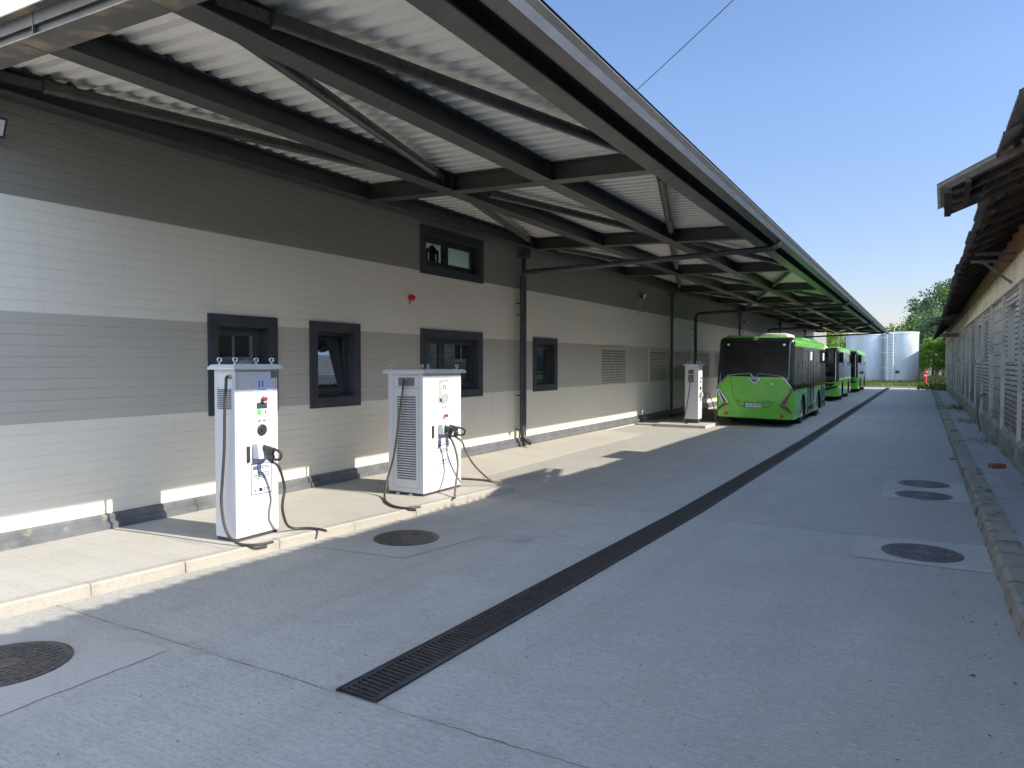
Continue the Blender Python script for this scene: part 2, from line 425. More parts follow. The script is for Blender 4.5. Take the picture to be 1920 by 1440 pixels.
def spline(pts, k=8):
    P = [Vector(p) for p in pts]; P = [P[0]*2-P[1]]+P+[P[-1]*2-P[-2]]; out = []
    for i in range(1, len(P)-2):
        a, b, c, d = P[i-1:i+3]
        for j in range(k):
            t = j/k
            out.append(.5*((2*b)+(c-a)*t+(2*a-5*b+4*c-d)*t*t+(3*b-a-3*c+d)*t**3))
    out.append(P[-2]); return out
def text_mesh(txt, size, mat, name, parent, loc, rot, depth=.001, align='CENTER', squeeze=1.0, bold=0):
    cu = bpy.data.curves.new(name, 'FONT'); cu.body = txt; cu.size = size; cu.extrude = depth
    cu.align_x = align; cu.align_y = 'CENTER'; cu.offset = bold
    tmp = bpy.data.objects.new('tmp', cu); C.objects.link(tmp)
    dg = bpy.context.evaluated_depsgraph_get(); dg.update()
    me = bpy.data.meshes.new_from_object(tmp.evaluated_get(dg)); me.name = name
    bpy.data.objects.remove(tmp)
    me.materials.clear(); me.materials.append(mat)
    mt = Matrix.Translation(Vector(loc)-Vector(parent.get('_o', (0, 0, 0)) if parent.parent is None else parent.parent.get('_o', (0, 0, 0)))) @ rot.to_matrix().to_4x4() @ Matrix.Diagonal((squeeze, 1, 1, 1))
    me.transform(mt)
    o = bpy.data.objects.new(name, me); C.objects.link(o); o.parent = parent
    return o
from mathutils import Euler
FACE_XP = Euler((R(90), 0, R(90)))     # text readable by someone looking towards -X
FACE_YM = Euler((R(90), 0, 0))         # text readable by someone looking towards +Y

# ------------------------------------------------------------------ the setting
g = MB(); g.add([(-1500, -600, -.06), (1500, -600, -.06), (1500, 2600, -.06), (-1500, 2600, -.06)], [(0, 1, 2, 3)])
struct(g.build('ground', M['earth']))

def dX(Y):   # centre line of the drain channel
    pts = [(-6, -2.95), (3.1, -2.77), (9, -2.545), (18, -2.42), (62, -2.20)]
    for (a, xa), (b, xb) in zip(pts, pts[1:]):
        if Y <= b: return xa+(xb-xa)*(Y-a)/(b-a)
    return pts[-1][1]
def kX(Y): return -5.89+.105*(min(Y, 9.2)-2.96)
# road: one sheet with slight unevenness
g = MB()
g.add([(-7.72, -25, 0), (.62, -25, 0), (.62, 63, 0), (-7.72, 63, 0)], [(0, 1, 2, 3)])
struct(g.build('road', M['road']))
# left sidewalk slab + kerb
g = MB()
pts = [(-7.74, -12), (kX(-12)-.1, -12), (kX(9.1)-.1, 9.12), (-6.6, 9.62), (-7.74, 9.9)]
g.prism([(x, y) for x, y in pts], (0, 0, .12), (0, 0, -.02), (1, 0, 0), (0, 1, 0))
struct(g.build('sidewalk', M['walk']))
g = MB()
ys = [-12, -9, -6, -4, -2, -.7, .3, 1.3, 2.3, 3.3, 4.1, 5.1, 6.1, 7.1, 8.1, 9.16]
for a, b in zip(ys, ys[1:]):
    j = random.uniform(-.004, .004); dz = random.uniform(-.002, .003)
    a2 = a+.0015; b2 = b-.0015
    prof = [(-.1, -.02), (.012, -.02), (.006, .085), (-.012, .104), (-.1, .104)]
    va = [(kX(a2)+p[0]+j, a2, p[1]+dz) for p in prof]; vb = [(kX(b2)+p[0]+j, b2, p[1]+dz) for p in prof]
    g.add(va+vb, [(4, 3, 2, 1, 0), (5, 6, 7, 8, 9)]+[(i, (i+1) % 5, 5+(i+1) % 5, 5+i) for i in range(5)])
struct(g.build('kerb', M['kerb']))
# wedge apron further on
g = MB()
g.add([(-7.74, 9.9, .09), (-6.35, 9.3, .004), (-6.45, 18.2, .004), (-7.74, 18.4, .07), (-7.74, 9.9, -.02), (-6.35, 9.3, -.02), (-6.45, 18.2, -.02), (-7.74, 18.4, -.02)],
      [(0, 1, 2, 3), (4, 7, 6, 5), (0, 4, 5, 1), (1, 5, 6, 2), (2, 6, 7, 3), (3, 7, 4, 0)])
struct(g.build('apron', M['walk']))
# right kerb and sidewalk
g = MB(); y = -12.0
while y < 60:
    L = .5 if y < 14 else 1.0
    e = random.uniform(-.012, .012); dz = random.uniform(-.015, .008)
    prof = [(.60+e, -.02), (.86+e, -.02), (.86+e, .15+dz), (.66+e, .15+dz), (.625+e, .125+dz)]
    a2, b2 = y+.008, y+L-.008
    va = [(p[0], a2, p[1]) for p in prof]; vb = [(p[0]+random.uniform(-.006, .006), b2, p[1]+random.uniform(-.008, .004)) for p in prof]
    g.add(va+vb, [(4, 3, 2, 1, 0), (5, 6, 7, 8, 9)]+[(i, (i+1) % 5, 5+(i+1) % 5, 5+i) for i in range(5)])
    y += L
struct(g.build('kerb_right', M['kerbr']))
g = MB(); g.box(.85, 1.56, -12, 62, -.02, .125); struct(g.build('sidewalk_right', M['walkr']))

# concrete patches round the manholes (thin sheets)
def sheet(poly, z, mat, name='concrete_patch', rough=.008):
    rp_ = random.Random(int(abs(poly[0][0]*1000))); P = []
    for (a, b) in zip(poly, poly[1:]+poly[:1]):
        n = max(1, int(math.dist(a, b)/.07)) if rough else 1
        for k in range(n):
            t_ = k/n; e = rp_.uniform(-rough, rough) if k else 0; f_ = rp_.uniform(-rough, rough) if k else 0
            P.append((a[0]+(b[0]-a[0])*t_+e, a[1]+(b[1]-a[1])*t_+f_))
    g = MB(); g.add([(x, y, z) for x, y in P], [tuple(range(len(P)))]); return struct(g.build(name, mat))
sheet([(-5.80, .9), (-4.27, 1.3), (-4.30, 2.92), (-5.55, 2.93)], .004, M['patch'])
sheet([(-5.56, 5.35), (-4.34, 5.46), (-4.14, 6.65), (-5.28, 7.0)], .004, M['patch'])
sheet([(-.59, 8.72), (-.575, 7.72), (.61, 7.70), (.60, 8.84)], .004, M['patch'])
sheet([(-.49, 13.2), (-.48, 11.36), (.60, 11.4), (.60, 13.26)], .004, M['patch'])
blob = [(-3.9+.14*math.cos(t)*(1+.2*math.sin(3*t)), 6.75+.19*math.sin(t)*(1+.15*math.cos(2*t))) for t in [2*PI*i/18 for i in range(18)]]
sheet([(x+.15, y+.0) for x, y in blob], .004, M['patchdark'], 'damp_patch', 0)

# ------------------------------------------------------------------ drain channel
dr = thing('drain_channel', 'long straight drain channel with black slotted iron grates running down the concrete yard', 'drain')
g = MB()
yy = 3.04
Ys = [3.04, 5, 7, 9, 12, 15, 18, 24, 30, 40, 50, 62]
for a, b in zip(Ys, Ys[1:]):
    for (o0, o1, z) in ((-.148, .148, .0035),):
        g.add([(dX(a)+o0, a, z), (dX(a)+o1, a, z), (dX(b)+o1, b, z), (dX(b)+o0, b, z)], [(0, 1, 2, 3)])
g.build('channel_bed', M['pit'], dr)  # flat sheet, its black paints the shade below the slots
g = MB()
for sgn in (-1, 1):
    for a, b in zip(Ys, Ys[1:]):
        xa, xb = dX(a)+sgn*.142, dX(b)+sgn*.142
        g.add([(xa-.009, a, .0), (xa+.009, a, .0), (xa+.009, a, .014), (xa-.009, a, .014), (xb-.009, b, .0), (xb+.009, b, .0), (xb+.009, b, .014), (xb-.009, b, .014)],
              [(0, 1, 2, 3), (7, 6, 5, 4), (0, 4, 5, 1), (1, 5, 6, 2), (2, 6, 7, 3), (3, 7, 4, 0)])
g.build('channel_frame', M['grate'], dr)
def grate_mesh(L, fine=True):
    g = MB(); w = .13
    g.box(-w, -w+.022, 0, L, .002, .012); g.box(w-.022, w, 0, L, .002, .012)
    n = int(round(L/.042)); st = L/n
    for i in range(n+1):
        y = i*st; t = .008 if 0 < i < n else .012
        y0, y1 = max(0, y-t), min(L, y+t)
        # slightly raked bars
        g.add([(-w+.022, y0+.006, .012), (w-.022, y0-.006 if y0 > 0 else 0, .012), (w-.022, y1-.006, .012), (-w+.022, y1+.006 if y1 < L else L, .012),
               (-w+.022, y0+.006, .002), (w-.022, y0-.006 if y0 > 0 else 0, .002), (w-.022, y1-.006, .002), (-w+.022, y1+.006 if y1 < L else L, .002)],
              [(0, 1, 2, 3), (7, 6, 5, 4), (0, 4, 5, 1), (1, 5, 6, 2), (2, 6, 7, 3), (3, 7, 4, 0)])
    for i in range(n):   # short stub webs that break the slots
        y = (i+.5)*st; x = -.035 if i % 3 == 1 else (.05 if i % 3 == 2 else -.06)
        if i % 2: g.box(x-.006, x+.006, y-st/2+.008, y+st/2-.008, .003, .011)
    for yb in (L*.3, L*.97): g.lathe([(.012, .012), (.012, .015), (.006, .016)], 8, (w-.02, yb, 0)); g.lathe([(.012, .012), (.012, .015), (.006, .016)], 8, (-w+.02, yb, 0))
    return g
proto = None; yy = 3.06; i = 0
while yy < 61.5:
    x = dX(yy); L = .996; ang = -math.atan2(dX(yy+L)-x, L)
    if proto is None: proto = o = grate_mesh(L).build('grate', M['grate'], dr)
    else: o = proto.copy(); C.objects.link(o); o.parent = dr
    o.location = (x, yy, 0); o.rotation_euler = (0, 0, ang); yy += 1.0; i += 1

# ------------------------------------------------------------------ manholes
def manhole(x, y, r, label, rot=0, rusty=False, dark=False, grp='round iron manhole covers in the yard'):
    t = thing('manhole_cover', label, 'manhole cover', (x, y, .004), rot, grp, world=False)
    g = MB(); g.lathe([(r, 0), (r, .006), (r-.012, .0085), (r-.03, .0085), (r-.033, .004)], 48, caps=False); g.smooth = True
    fr = g.build('rim', M['iron'], t)
    g = MB(); g.lathe([(r-.031, .0), (r-.031, .0055), (.001, .0055)], 48, caps=False)
    nb = 6
    for k in range(nb):      # raised rings of short blocks
        rr = r-.065-k*(r-.15)/nb; n = max(10, int(2*PI*rr/.055))
        for j in range(n):
            a = 2*PI*(j+.5*(k % 2))/n; ca, sa = math.cos(a), math.sin(a); hw = .016; hl = .013
            vs = []
            for z in (.005, .0095):
                for (p, q) in ((-hl, -hw), (hl, -hw), (hl, hw), (-hl, hw)): vs.append(((rr+p)*ca-q*sa, (rr+p)*sa+q*ca, z))
            g.add(vs, [(4, 5, 6, 7), (0, 4, 7, 3)[::-1], (0, 1, 5, 4), (1, 2, 6, 5), (2, 3, 7, 6)])
    g.lathe([(.085, .005), (.085, .009), (.001, .009)], 24, caps=False)
    g.build('lid', M['iron'], t)
    return t
manhole(-4.83, 6.12, .355, 'round iron manhole cover in a pale patch, in front of the two near chargers')
manhole(.025, 8.2, .36, 'lone round iron manhole cover near the right kerb', .4)
manhole(.05, 12.9, .36, 'round dark manhole cover by right kerb, the farther one of the close pair', .9)
manhole(.045, 11.78, .36, 'round dark manhole cover by right kerb, the nearer one of the close pair', .2)
manhole(-4.98, 2.27, .37, 'brown rusty manhole cover in the near left corner of the yard', .7)

# ------------------------------------------------------------------ warehouse
WX = -7.7
wh = thing('warehouse', 'long warehouse clad in light and dark grey ribbed panels with anthracite windows', 'building', (WX, 0, 0))
wins = [(5.83, 6.93, 1.24, 2.52), (7.53, 8.60, 1.24, 2.515), (10.17, 12.22, 1.24, 2.513), (14.39, 15.63, 1.25, 2.495), (10.17, 12.25, 3.495, 4.355)]
FW = .15   # width of sheet surround
openings = [(a+FW, b-FW, c+FW, d-FW) for a, b, c, d in wins]
grooves = []
z = .19+.0
zs = []
for base, n in ((.172, 10), (1.30, 10), (2.405, 10), (3.535, 10), (4.68, 10), (5.81, 14)):
    top = {0.172: 1.30, 1.30: 2.405, 2.405: 3.535, 3.535: 4.68, 4.68: 5.81, 5.81: 7.4}[base]
    for i in range(n): zs.append(base+(top-base)*i/n)
prof = [(.10, 0)]
for z in zs:
    if z > .2: prof += [(z-.008, 0), (z-.003, -.005), (z+.003, -.005), (z+.008, 0)]
prof.append((7.4, 0))
ed = set(p[0] for p in prof)
for o in openings: ed.add(o[2]); ed.add(o[3])
ed = sorted(ed)
def pd(z):
    for (a, da), (b, db) in zip(prof, prof[1:]):
        if a <= z <= b: return da+(db-da)*((z-a)/(b-a) if b > a else 0)
    return 0
yb = sorted(set([-14, 72]+[v for o in openings for v in o[:2]]))
g = MB()
for y0, y1 in zip(yb, yb[1:]):
    for z0, z1 in zip(ed, ed[1:]):
        ym, zm = (y0+y1)/2, (z0+z1)/2
        if any(o[0] < ym < o[1] and o[2] < zm < o[3] for o in openings): continue
        g.add([(WX+pd(z0), y0, z0), (WX+pd(z0), y1, z0), (WX+pd(z1), y1, z1), (WX+pd(z1), y0, z1)], [(0, 1, 2, 3)])
# far and near gable, roof
g.add([(WX, 72, .1), (WX-6, 72, .1), (WX-6, 72, 7.4), (WX, 72, 7.4)], [(0, 1, 2, 3)])
g.add([(WX, -14, .1), (WX-6, -14, .1), (WX-6, -14, 7.4), (WX, -14, 7.4)], [(3, 2, 1, 0)])
g.add([(WX, -14, 7.4), (WX, 72, 7.4), (WX-6, 72, 7.4), (WX-6, -14, 7.4)], [(0, 1, 2, 3)])
wl = g.build('wall', M['wall'], wh, fixn=False)
# inner darkness behind lower windows, pale room behind the upper one
g = MB()
g.box(WX-6.05, WX-6, -14, 72, 0, 3.2); g.box(WX-6.05, WX-6, -14, 8, 3.2, 7.4); g.box(WX-6.05, WX-6, 15, 72, 3.2, 7.4)
g.box(WX-6, WX-.4, -14, 72, 3.15, 3.2)
g.build('inner_wall', M['darkhole'], wh)
g = MB(); g.box(WX-5.9, WX-.16, 8.0, 8.05, 3.2, 5.1); g.box(WX-5.9, WX-.16, 15, 15.05, 3.2, 5.1); g.box(WX-5.9, WX-.16, 8.0, 15, 5.1, 5.15); g.box(WX-5.9, WX-.16, 8, 15, 3.2, 3.21)
g.box(WX-5.9, WX-5.7, 11.2, 11.5, 3.2, 5.1)
g.build('room', M['room'], wh)
# base rail and foundation
g = MB()
rp = [(0, .085), (.085, .085), (.085, .158), (.060, .176), (.040, .178), (.040, .236), (.022, .256), (0, .262)]
segs = [-14]+[-13+3.1*i for i in range(28)]
for a, b in zip(segs, segs[1:]):
    g.prism(rp, (0, b-a-.006, 0), (WX+.002, a, 0), (1, 0, 0), (0, 0, 1))
g.build('base_rail', M['rail'], wh)
g = MB(); g.box(WX-.2, WX+.03, -14, 72, -.05, .086); g.build('foundation', M['found'], wh)

def window(y0, y1, z0, z1, mull=None, tilt=False, clear=False, lab=None):
    X = WX
    g = MB()
    pr = .022; w = FW; dep = .13
    # mitred surround
    def q(a, b, c, d):
        g.add([(X+pr, *a), (X+pr, *b), (X+pr, *c), (X+pr, *d), (X-.005, *a), (X-.005, *b), (X-.005, *c), (X-.005, *d)],
              [(0, 1, 2, 3), (7, 6, 5, 4), (0, 4, 5, 1), (1, 5, 6, 2), (2, 6, 7, 3), (3, 7, 4, 0)])
    i0, i1, k0, k1 = y0+w, y1-w, z0+w, z1-w; e = .0015
    q((y0, z0), (y1, z0), (i1-e, k0), (i0+e, k0)); q((y0, z1), (i0+e, k1), (i1-e, k1), (y1, z1))
    q((y0, z0+e), (i0, k0+e), (i0, k1-e), (y0, z1-e)); q((y1, z0+e), (y1, z1-e), (i1, k1-e), (i1, k0+e))
    fr = g.build('window', M['anth'], wh)
    if lab: fr['label'] = lab
    g = MB()
    g.box(X-dep, X-.006, i0-.02, i0+.002, k0-.02, k1+.02); g.box(X-dep, X-.006, i1-.002, i1+.02, k0-.02, k1+.02)
    g.box(X-dep, X-.006, i0+.002, i1-.002, k1-.002, k1+.02)
    g.add([(X-dep, i0, k0+.03), (X-dep, i1, k0+.03), (X-.003, i1, k0+.002), (X-.003, i0, k0+.002)], [(0, 1, 2, 3)])
    sub(g.build('reveal', M['anth'], wh), fr)
    # fixed outer frame
    g = MB(); f = .05; xo = X-dep; xi = X-dep-.06
    g.box(xi, xo, i0, i0+f, k0, k1); g.box(xi, xo, i1-f, i1, k0, k1); g.box(xi, xo, i0+f, i1-f, k0, k0+f+.02); g.box(xi, xo, i0+f, i1-f, k1-f, k1)
    sub(g.build('frame', M['anth'], wh), fr)
    bays = [(i0+f, i1-f)] if mull is None else [(i0+f, mull-.03), (mull+.03, i1-f)]
    if mull is not None:
        g = MB(); g.box(xi, xo, mull-.03, mull+.03, k0+f+.02, k1-f); sub(g.build('mullion', M['anth'], wh), fr)
    for (a, b) in bays:
        g = MB(); s = .055; c0, c1 = k0+f+.02, k1-f
        T = Matrix.Identity(4)
        if tilt:
            T = Matrix.Translation((xo-.02, 0, c0)) @ Matrix.Rotation(R(-9), 4, 'Y') @ Matrix.Translation((-(xo-.02), 0, -c0))
        for bx in ((a, a+s, c0, c1), (b-s, b, c0, c1), (a+s, b-s, c0, c0+s), (a+s, b-s, c1-s, c1)):
            g.box(xo-.045, xo+.012, bx[0], bx[1], bx[2], bx[3], T)
        sa = sub(g.build('sash', M['anth'], wh), fr)
        g = MB(); g.box(xo-.022, xo-.010, a+s-.004, b-s+.004, c0+s-.004, c1-s+.004, T)
        sub(g.build('pane', M['clear'] if clear else M['glass'], wh), fr)
    if tilt:
        g = MB(); g.box(X-.5, X-.48, i0-.3, i1+.3, k0-.3, k1+.3); sub(g.build('blind', M['room'], wh), fr)
    if clear:
        g = MB(); hx = xo+.014; g.box(hx, hx+.012, mull-.065, mull-.045, k0+.28, k0+.36); g.box(hx+.012, hx+.022, mull-.062, mull-.048, k0+.20, k0+.35)
        sub(g.build('handle', M['blackp'], wh), fr)
    return fr
window(*wins[0], lab='single window half hidden behind the first charger')
window(*wins[1], tilt=True, lab='window with its sash tilted open')
window(*wins[2], mull=10.98)
window(*wins[3])
window(*wins[4], mull=10.17+.95, clear=True, lab='small upper window just under the canopy')

# ventilation louvres
for (a, b) in ((18.31, 20.3), (22.35, 24.2), (24.98, 27.1), (28.0, 29.9), (31.0, 32.9), (34.2, 36.1)):
    g = MB(); X = WX+.002; z0, z1 = 1.296, 2.36; w = .04
    g.box(X, X+.03, a, a+w, z0, z1); g.box(X, X+.03, b-w, b, z0, z1); g.box(X, X+.03, a+w, b-w, z0, z0+w); g.box(X, X+.03, a+w, b-w, z1-w, z1)
    lv = g.build('louvre', M['louvre'], wh)
    g = MB(); g.box(X, X+.004, a+w, b-w, z0+w, z1-w); sub(g.build('backing', M['louvre_gap'], wh), lv)
    g = MB(); n = 13; st = (z1-z0-2*w)/n
    for i in range(n):
        zz = z0+w+i*st
        g.add([(X+.006, a+w, zz+st*.98), (X+.006, b-w, zz+st*.98), (X+.034, b-w, zz+st*.28), (X+.034, a+w, zz+st*.28),
               (X+.034, a+w, zz+st*.18), (X+.034, b-w, zz+st*.18), (X+.006, b-w, zz+st*.86), (X+.006, a+w, zz+st*.86)], [(0, 1, 2, 3), (3, 2, 5, 4), (4, 5, 6, 7)])
    sub(g.build('slat', M['louvre'], wh), lv)

# chair in the upper room
ch = thing('wooden_chair', 'dark chair with arched backrest seen inside the upper window', 'chair', (WX-.55, 11.0, 3.21))
g = MB(); g.bevbox(WX-.75, WX-.35, 10.81, 11.19, 3.55, 3.59, .01); g.build('seat', M['wood'], ch)
for (xx, yy) in ((-.72, 10.83), (-.72, 11.17), (-.38, 10.83), (-.38, 11.17)):
    g = MB(); g.box(WX+xx-.018, WX+xx+.018, yy-.018, yy+.018, 3.21, 3.55); g.build('leg', M['wood'], ch)
g = MB(); Y0 = 11.0; X0 = WX-.36
g.prism([(-.19, 0), (-.15, 0), (-.15, .40), (-.07, .46), (0, .49), (.07, .46), (.15, .40), (.15, 0), (.19, 0), (.19, .44), (.17, .48), (.14, .46), (.07, .52), (0, .56), (-.07, .52), (-.14, .46), (-.17, .48), (-.19, .44)], (.03, 0, 0), (X0, Y0, 3.57), (0, 1, 0), (0, 0, 1))
g.box(X0+.004, X0+.026, Y0-.09, Y0+.09, 3.57, 4.05)
g.build('backrest', M['wood'], ch)

# siren, flood lights
t = thing('alarm_siren', 'round red alarm siren on the light wall panel below the upper window', 'alarm', (WX, 9.89, 3.03))
g = MB(); g.lathe([(.055, 0), (.06, .02), (.055, .045)], 24, (WX, 9.89, 3.03), 'x'); g.smooth = True; g.build('mounting_base', M['siren'], t)
g = MB(); g.lathe([(.05, .045), (.05, .07), (.036, .09), (.015, .10)], 24, (WX, 9.89, 3.03), 'x'); g.smooth = True; g.build('horn', M['siren'], t)
g = MB(); g.tube([(WX+.02, 9.86, 2.96), (WX+.02, 9.85, 2.925)], .012, 8); g.build('cable_gland', M['siren'], t)
def flood(y, z, label, conduits=True, big=1.0, rz=0):
    t = thing('flood_light', label, 'flood light', (WX, y, z), 0, 'flood lights on the warehouse wall', world=False)
    g = MB(); g.box(.0, .02, -.05, .05, -.06, .06); g.bar((.02, 0, 0), (.10, .0, -.02), .03, .012); g.bar((.10, -.1*big, -.02), (.10, .1*big, -.02), .02, .02)
    g.build('bracket', M['blackp'], t)
    T = Matrix.Translation((.14, 0, -.01)) @ Matrix.Rotation(R(22), 4, 'Y')
    g = MB(); g.box(-.03, .012, -.12*big, .12*big, -.09*big, .09*big, T)
    for i in range(5): g.box(-.05, -.03, -.1*big+i*.05*big, -.095*big+i*.05*big, -.08*big, .08*big, T)
    g.build('housing', M['blackp'], t)
    g = MB(); g.box(.0125, .016, -.10*big, .10*big, -.07*big, .07*big, T); g.build('lens', M['lampglass'], t)
    if conduits:
        g = MB()
        for dy, L in ((-.12, .6), (-.02, .5), (.05, .5)): g.tube([(.02, dy, -.05), (.02, dy, -L)], .012, 8)
        g.build('conduit', M['conduit'], t)
    return t
flood(3.42, 4.13, 'flood light with pale glass at the left edge on the dark wall panel', big=1.05)
flood(21.5, 4.0, 'small white faced flood light on the wall above the second louvre')
flood(36.5, 3.9, 'flood light on the wall just above the nearest bus')

# ------------------------------------------------------------------ canopy
cp = thing('canopy', 'long black steel canopy with pale corrugated roof along the warehouse', 'canopy', (-5, 3, 4.3))
YS = [3.04, 8.58, 14.03, 19.5, 24.95, 30.4, 35.8, 41.2, 46.6, 52.0, 57.4, 62.8]
def zb(x): return 4.405-.031*(x+7.5)
BH = .24
def ibeam(g, p0, p1, w, h, tf=.012, tw=.010, inset=0):
    """p0,p1 bottom centre points"""
    p0 = Vector(p0); p1 = Vector(p1)
    for dz, ww, hh in ((tf/2, w, tf), (h/2, tw, h-2*tf-.001), (h-tf/2, w, tf)):
        g.bar(p0+Vector((0, 0, dz)), p1+Vector((0, 0, dz)), ww, hh)
LX = [-7.47, -5.93, -4.38, -2.83]
for i, x in enumerate(LX):
    g = MB(); ibeam(g, (x, 2.98, zb(x)), (x, 62.9, zb(x)), .24, BH); g.build('purlin_beam', M['steel'], cp)
for i, y in enumerate(YS):
    g = MB(); ibeam(g, (-7.62, y, zb(-7.62)-.003), (-2.71, y, zb(-2.71)-.003), .22 if i else .24, BH)
    for x in LX[1:]:    # stiffener plates
        for s in ((-1, 1) if i else (1,)): g.box(x-.118, x+.118, y+s*.115-.005, y+s*.115+.005, zb(x)+.014, zb(x)+BH-.014)
    g.build('cross_beam', M['rustbeam'] if i == 0 else M['steel'], cp)
# tubular braces in a zig-zag
for i, (a, b) in enumerate(zip(YS, YS[1:])):
    for (xa, xb) in ((LX[0], LX[1]), (LX[2], LX[1]), (LX[2], LX[3])):
        if i % 2 == 0: p, q = (xa, a+.42), (xb, b-.42)
        else: p, q = (xb, a+.42), (xa, b-.42)
        s0 = 1 if q[0] > p[0] else -1
        P = Vector((p[0]+s0*.13, p[1], zb(p[0])+.12)); Q = Vector((q[0]-s0*.13, q[1], zb(q[0])+.12)); d = (Q-P).normalized()
        g = MB(); g.tube([P+d*.30, Q-d*.30], .062, 16); g.tube([P+d*.285, P+d*.32], .068, 16); g.tube([Q-d*.32, Q-d*.285], .068, 16)
        g.bar(P-d*.12, P+d*.30, .012, .09); g.bar(Q+d*.12, Q-d*.30, .012, .09)
        g.smooth = True; g.build('brace', M['tube'], cp)
# corrugated sheet
g = MB(); pitch = .207; y = 3.06; z0 = zb(-7.66)+BH+.006; z1 = zb(-2.50)+BH+.006
xs0, xs1 = -7.66, -2.50
while y < 63:
    # trapezoid: low flat, flank, high flat, flank  (underside view)
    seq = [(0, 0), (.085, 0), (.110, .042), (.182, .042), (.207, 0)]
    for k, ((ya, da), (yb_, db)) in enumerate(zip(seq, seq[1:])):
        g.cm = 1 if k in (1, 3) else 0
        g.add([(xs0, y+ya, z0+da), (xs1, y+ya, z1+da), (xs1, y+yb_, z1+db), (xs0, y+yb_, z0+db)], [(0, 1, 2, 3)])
    y += pitch
g.cm = 0
g.add([(xs0, 3.06, z0+.06), (xs1, 3.06, z1+.06), (xs1, 63.1, z1+.06), (xs0, 63.1, z0+.06)], [(3, 2, 1, 0)])
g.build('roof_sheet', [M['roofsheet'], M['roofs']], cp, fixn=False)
# eave gap shade, added sun block, gutter with painted sky reflection
g = MB(); g.box(-2.66, -2.64, 2.93, 62.95, 4.20, zb(-2.65)+BH-.03); g.build('fascia', M['pit'], cp)  # black colour paints the shaded gap between beam and gutter
g = MB(); g.box(-2.64, -2.352, 2.99, 62.95, zb(-2.5)+BH-.035, zb(-2.5)+BH-.030); g.build('eave_closure', M['pit'], cp)  # added plate, stops sun leaking in above the gutter
g = MB()
gp = [(-2.43, 4.40), (-2.43, 4.165), (-2.40, 4.152), (-2.262, 4.152)]
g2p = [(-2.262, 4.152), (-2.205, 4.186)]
g3p = [(-2.205, 4.186), (-2.172, 4.232), (-2.178, 4.242), (-2.34, 4.42), (-2.43, 4.41)]
def run(g, P, y0, y1):
    for (a, za), (b, zb_) in zip(P, P[1:]): g.add([(a, y0, za), (b, y0, zb_), (b, y1, zb_), (a, y1, za)], [(0, 1, 2, 3)])
run(g, gp, 2.88, 63.0); run(g, g3p, 2.88, 63.0)
for yy in (2.88, 63.0): g.add([(x, yy, z) for x, z in gp+g2p[1:]+g3p[1:-1]], [tuple(range(len(gp)+1+len(g3p)-2))])
y = 4.0
while y < 63: g.box(-2.66, -2.43, y-.012, y+.012, 4.36, 4.372); y += 1.36
g.build('gutter', M['gutter'], cp)
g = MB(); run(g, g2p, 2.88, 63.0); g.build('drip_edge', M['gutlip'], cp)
# near gable fascia with bent flashing
g = MB()
za, zb2 = zb(-7.6), zb(-2.5)
for (y0_, y1_, d0, d1) in ((3.012, 3.02, .014, .13), (2.985, 3.012, .128, .150), (2.985, 2.992, .150, .285), (2.985, 3.10, .2855, .295)):
    g.add([(-7.68, y0_, za+d0), (-2.45, y0_, zb2+d0), (-2.45, y1_, zb2+d0), (-7.68, y1_, za+d0), (-7.68, y0_, za+d1), (-2.45, y0_, zb2+d1), (-2.45, y1_, zb2+d1), (-7.68, y1_, za+d1)],
          [(0, 1, 2, 3), (7, 6, 5, 4), (0, 4, 5, 1), (1, 5, 6, 2), (2, 6, 7, 3), (3, 7, 4, 0)])
g.build('gable_flashing', M['anth'], cp)
# posts against the wall
for y in (13.78, 24.5, 35.2, 46.4, 57.3):
    g = MB(); g.box(-7.635, -7.555, y-.04, y+.04, .04, zb(-7.6)-.004); g.box(-7.68, -7.50, y-.13, y+.13, zb(-7.6)-.20, zb(-7.6)-.006); g.box(-7.65, -7.53, y-.09, y+.09, .03, .05)
    g.build('post', M['anth'], cp)
# downpipes from gutter back to the wall
def downpipe(yg, yw, zt, zbend, foot=True):
    rz = .055
    g = MB()
    path = [(-2.33, yg, 4.16), (-2.33, yg, 4.12), (-2.36, yg, 4.07), (-2.44, yg, 4.035), (-2.55, yg, 4.025)]
    end = (-7.42, yw, zbend)
    n = 3; P = spline(path, 4)+[Vector(end)+Vector((.06, 0, .004))]
    P += [Vector(end), Vector((-7.50, yw, zbend-.03)), Vector((-7.53, yw, zbend-.10)), Vector((-7.535, yw, zbend-.2))]
    P += [Vector((-7.535, yw, .42))]
    if foot: P += [Vector((-7.52, yw+.01, .30)), Vector((-7.44, yw+.03, .22)), Vector((-7.34, yw+.06, .15))]
    else: P += [Vector((-7.535, yw, .1))]
    g.tube(P, rz, 14); g.smooth = True
    pipe = g.build('downpipe', M['anth'], cp)
    g = MB()
    for zz in (3.2, 2.95, 1.2, .45):
        g.lathe([(rz+.006, -.02), (rz+.006, .02)], 14, (-7.535, yw, zz)); g.box(-7.70, -7.58, yw-.012, yw+.012, zz-.012, zz+.012)
    g.lathe([(rz+.008, -.05), (rz+.008, .05)], 14, (-7.535, yw, zbend-.3))
    for u in (.03, .75):
        p = Vector((-2.55, yg, 4.025)).lerp(Vector(end), u); q = Vector((-2.55, yg, 4.025)).lerp(Vector(end), u+.015)
        g.tube([p, q], rz+.008, 14)
    g.smooth = True; sub(g.build('pipe_bracket', M['anth'], cp), pipe)
    g = MB(); g.tube(spline(path, 4)[6:12], rz+.004, 14); g.smooth = True
    if foot: sub(g.build('elbow_collar', M['gutter'], cp), pipe)
downpipe(13.95, 13.60, 4.1, 3.86)
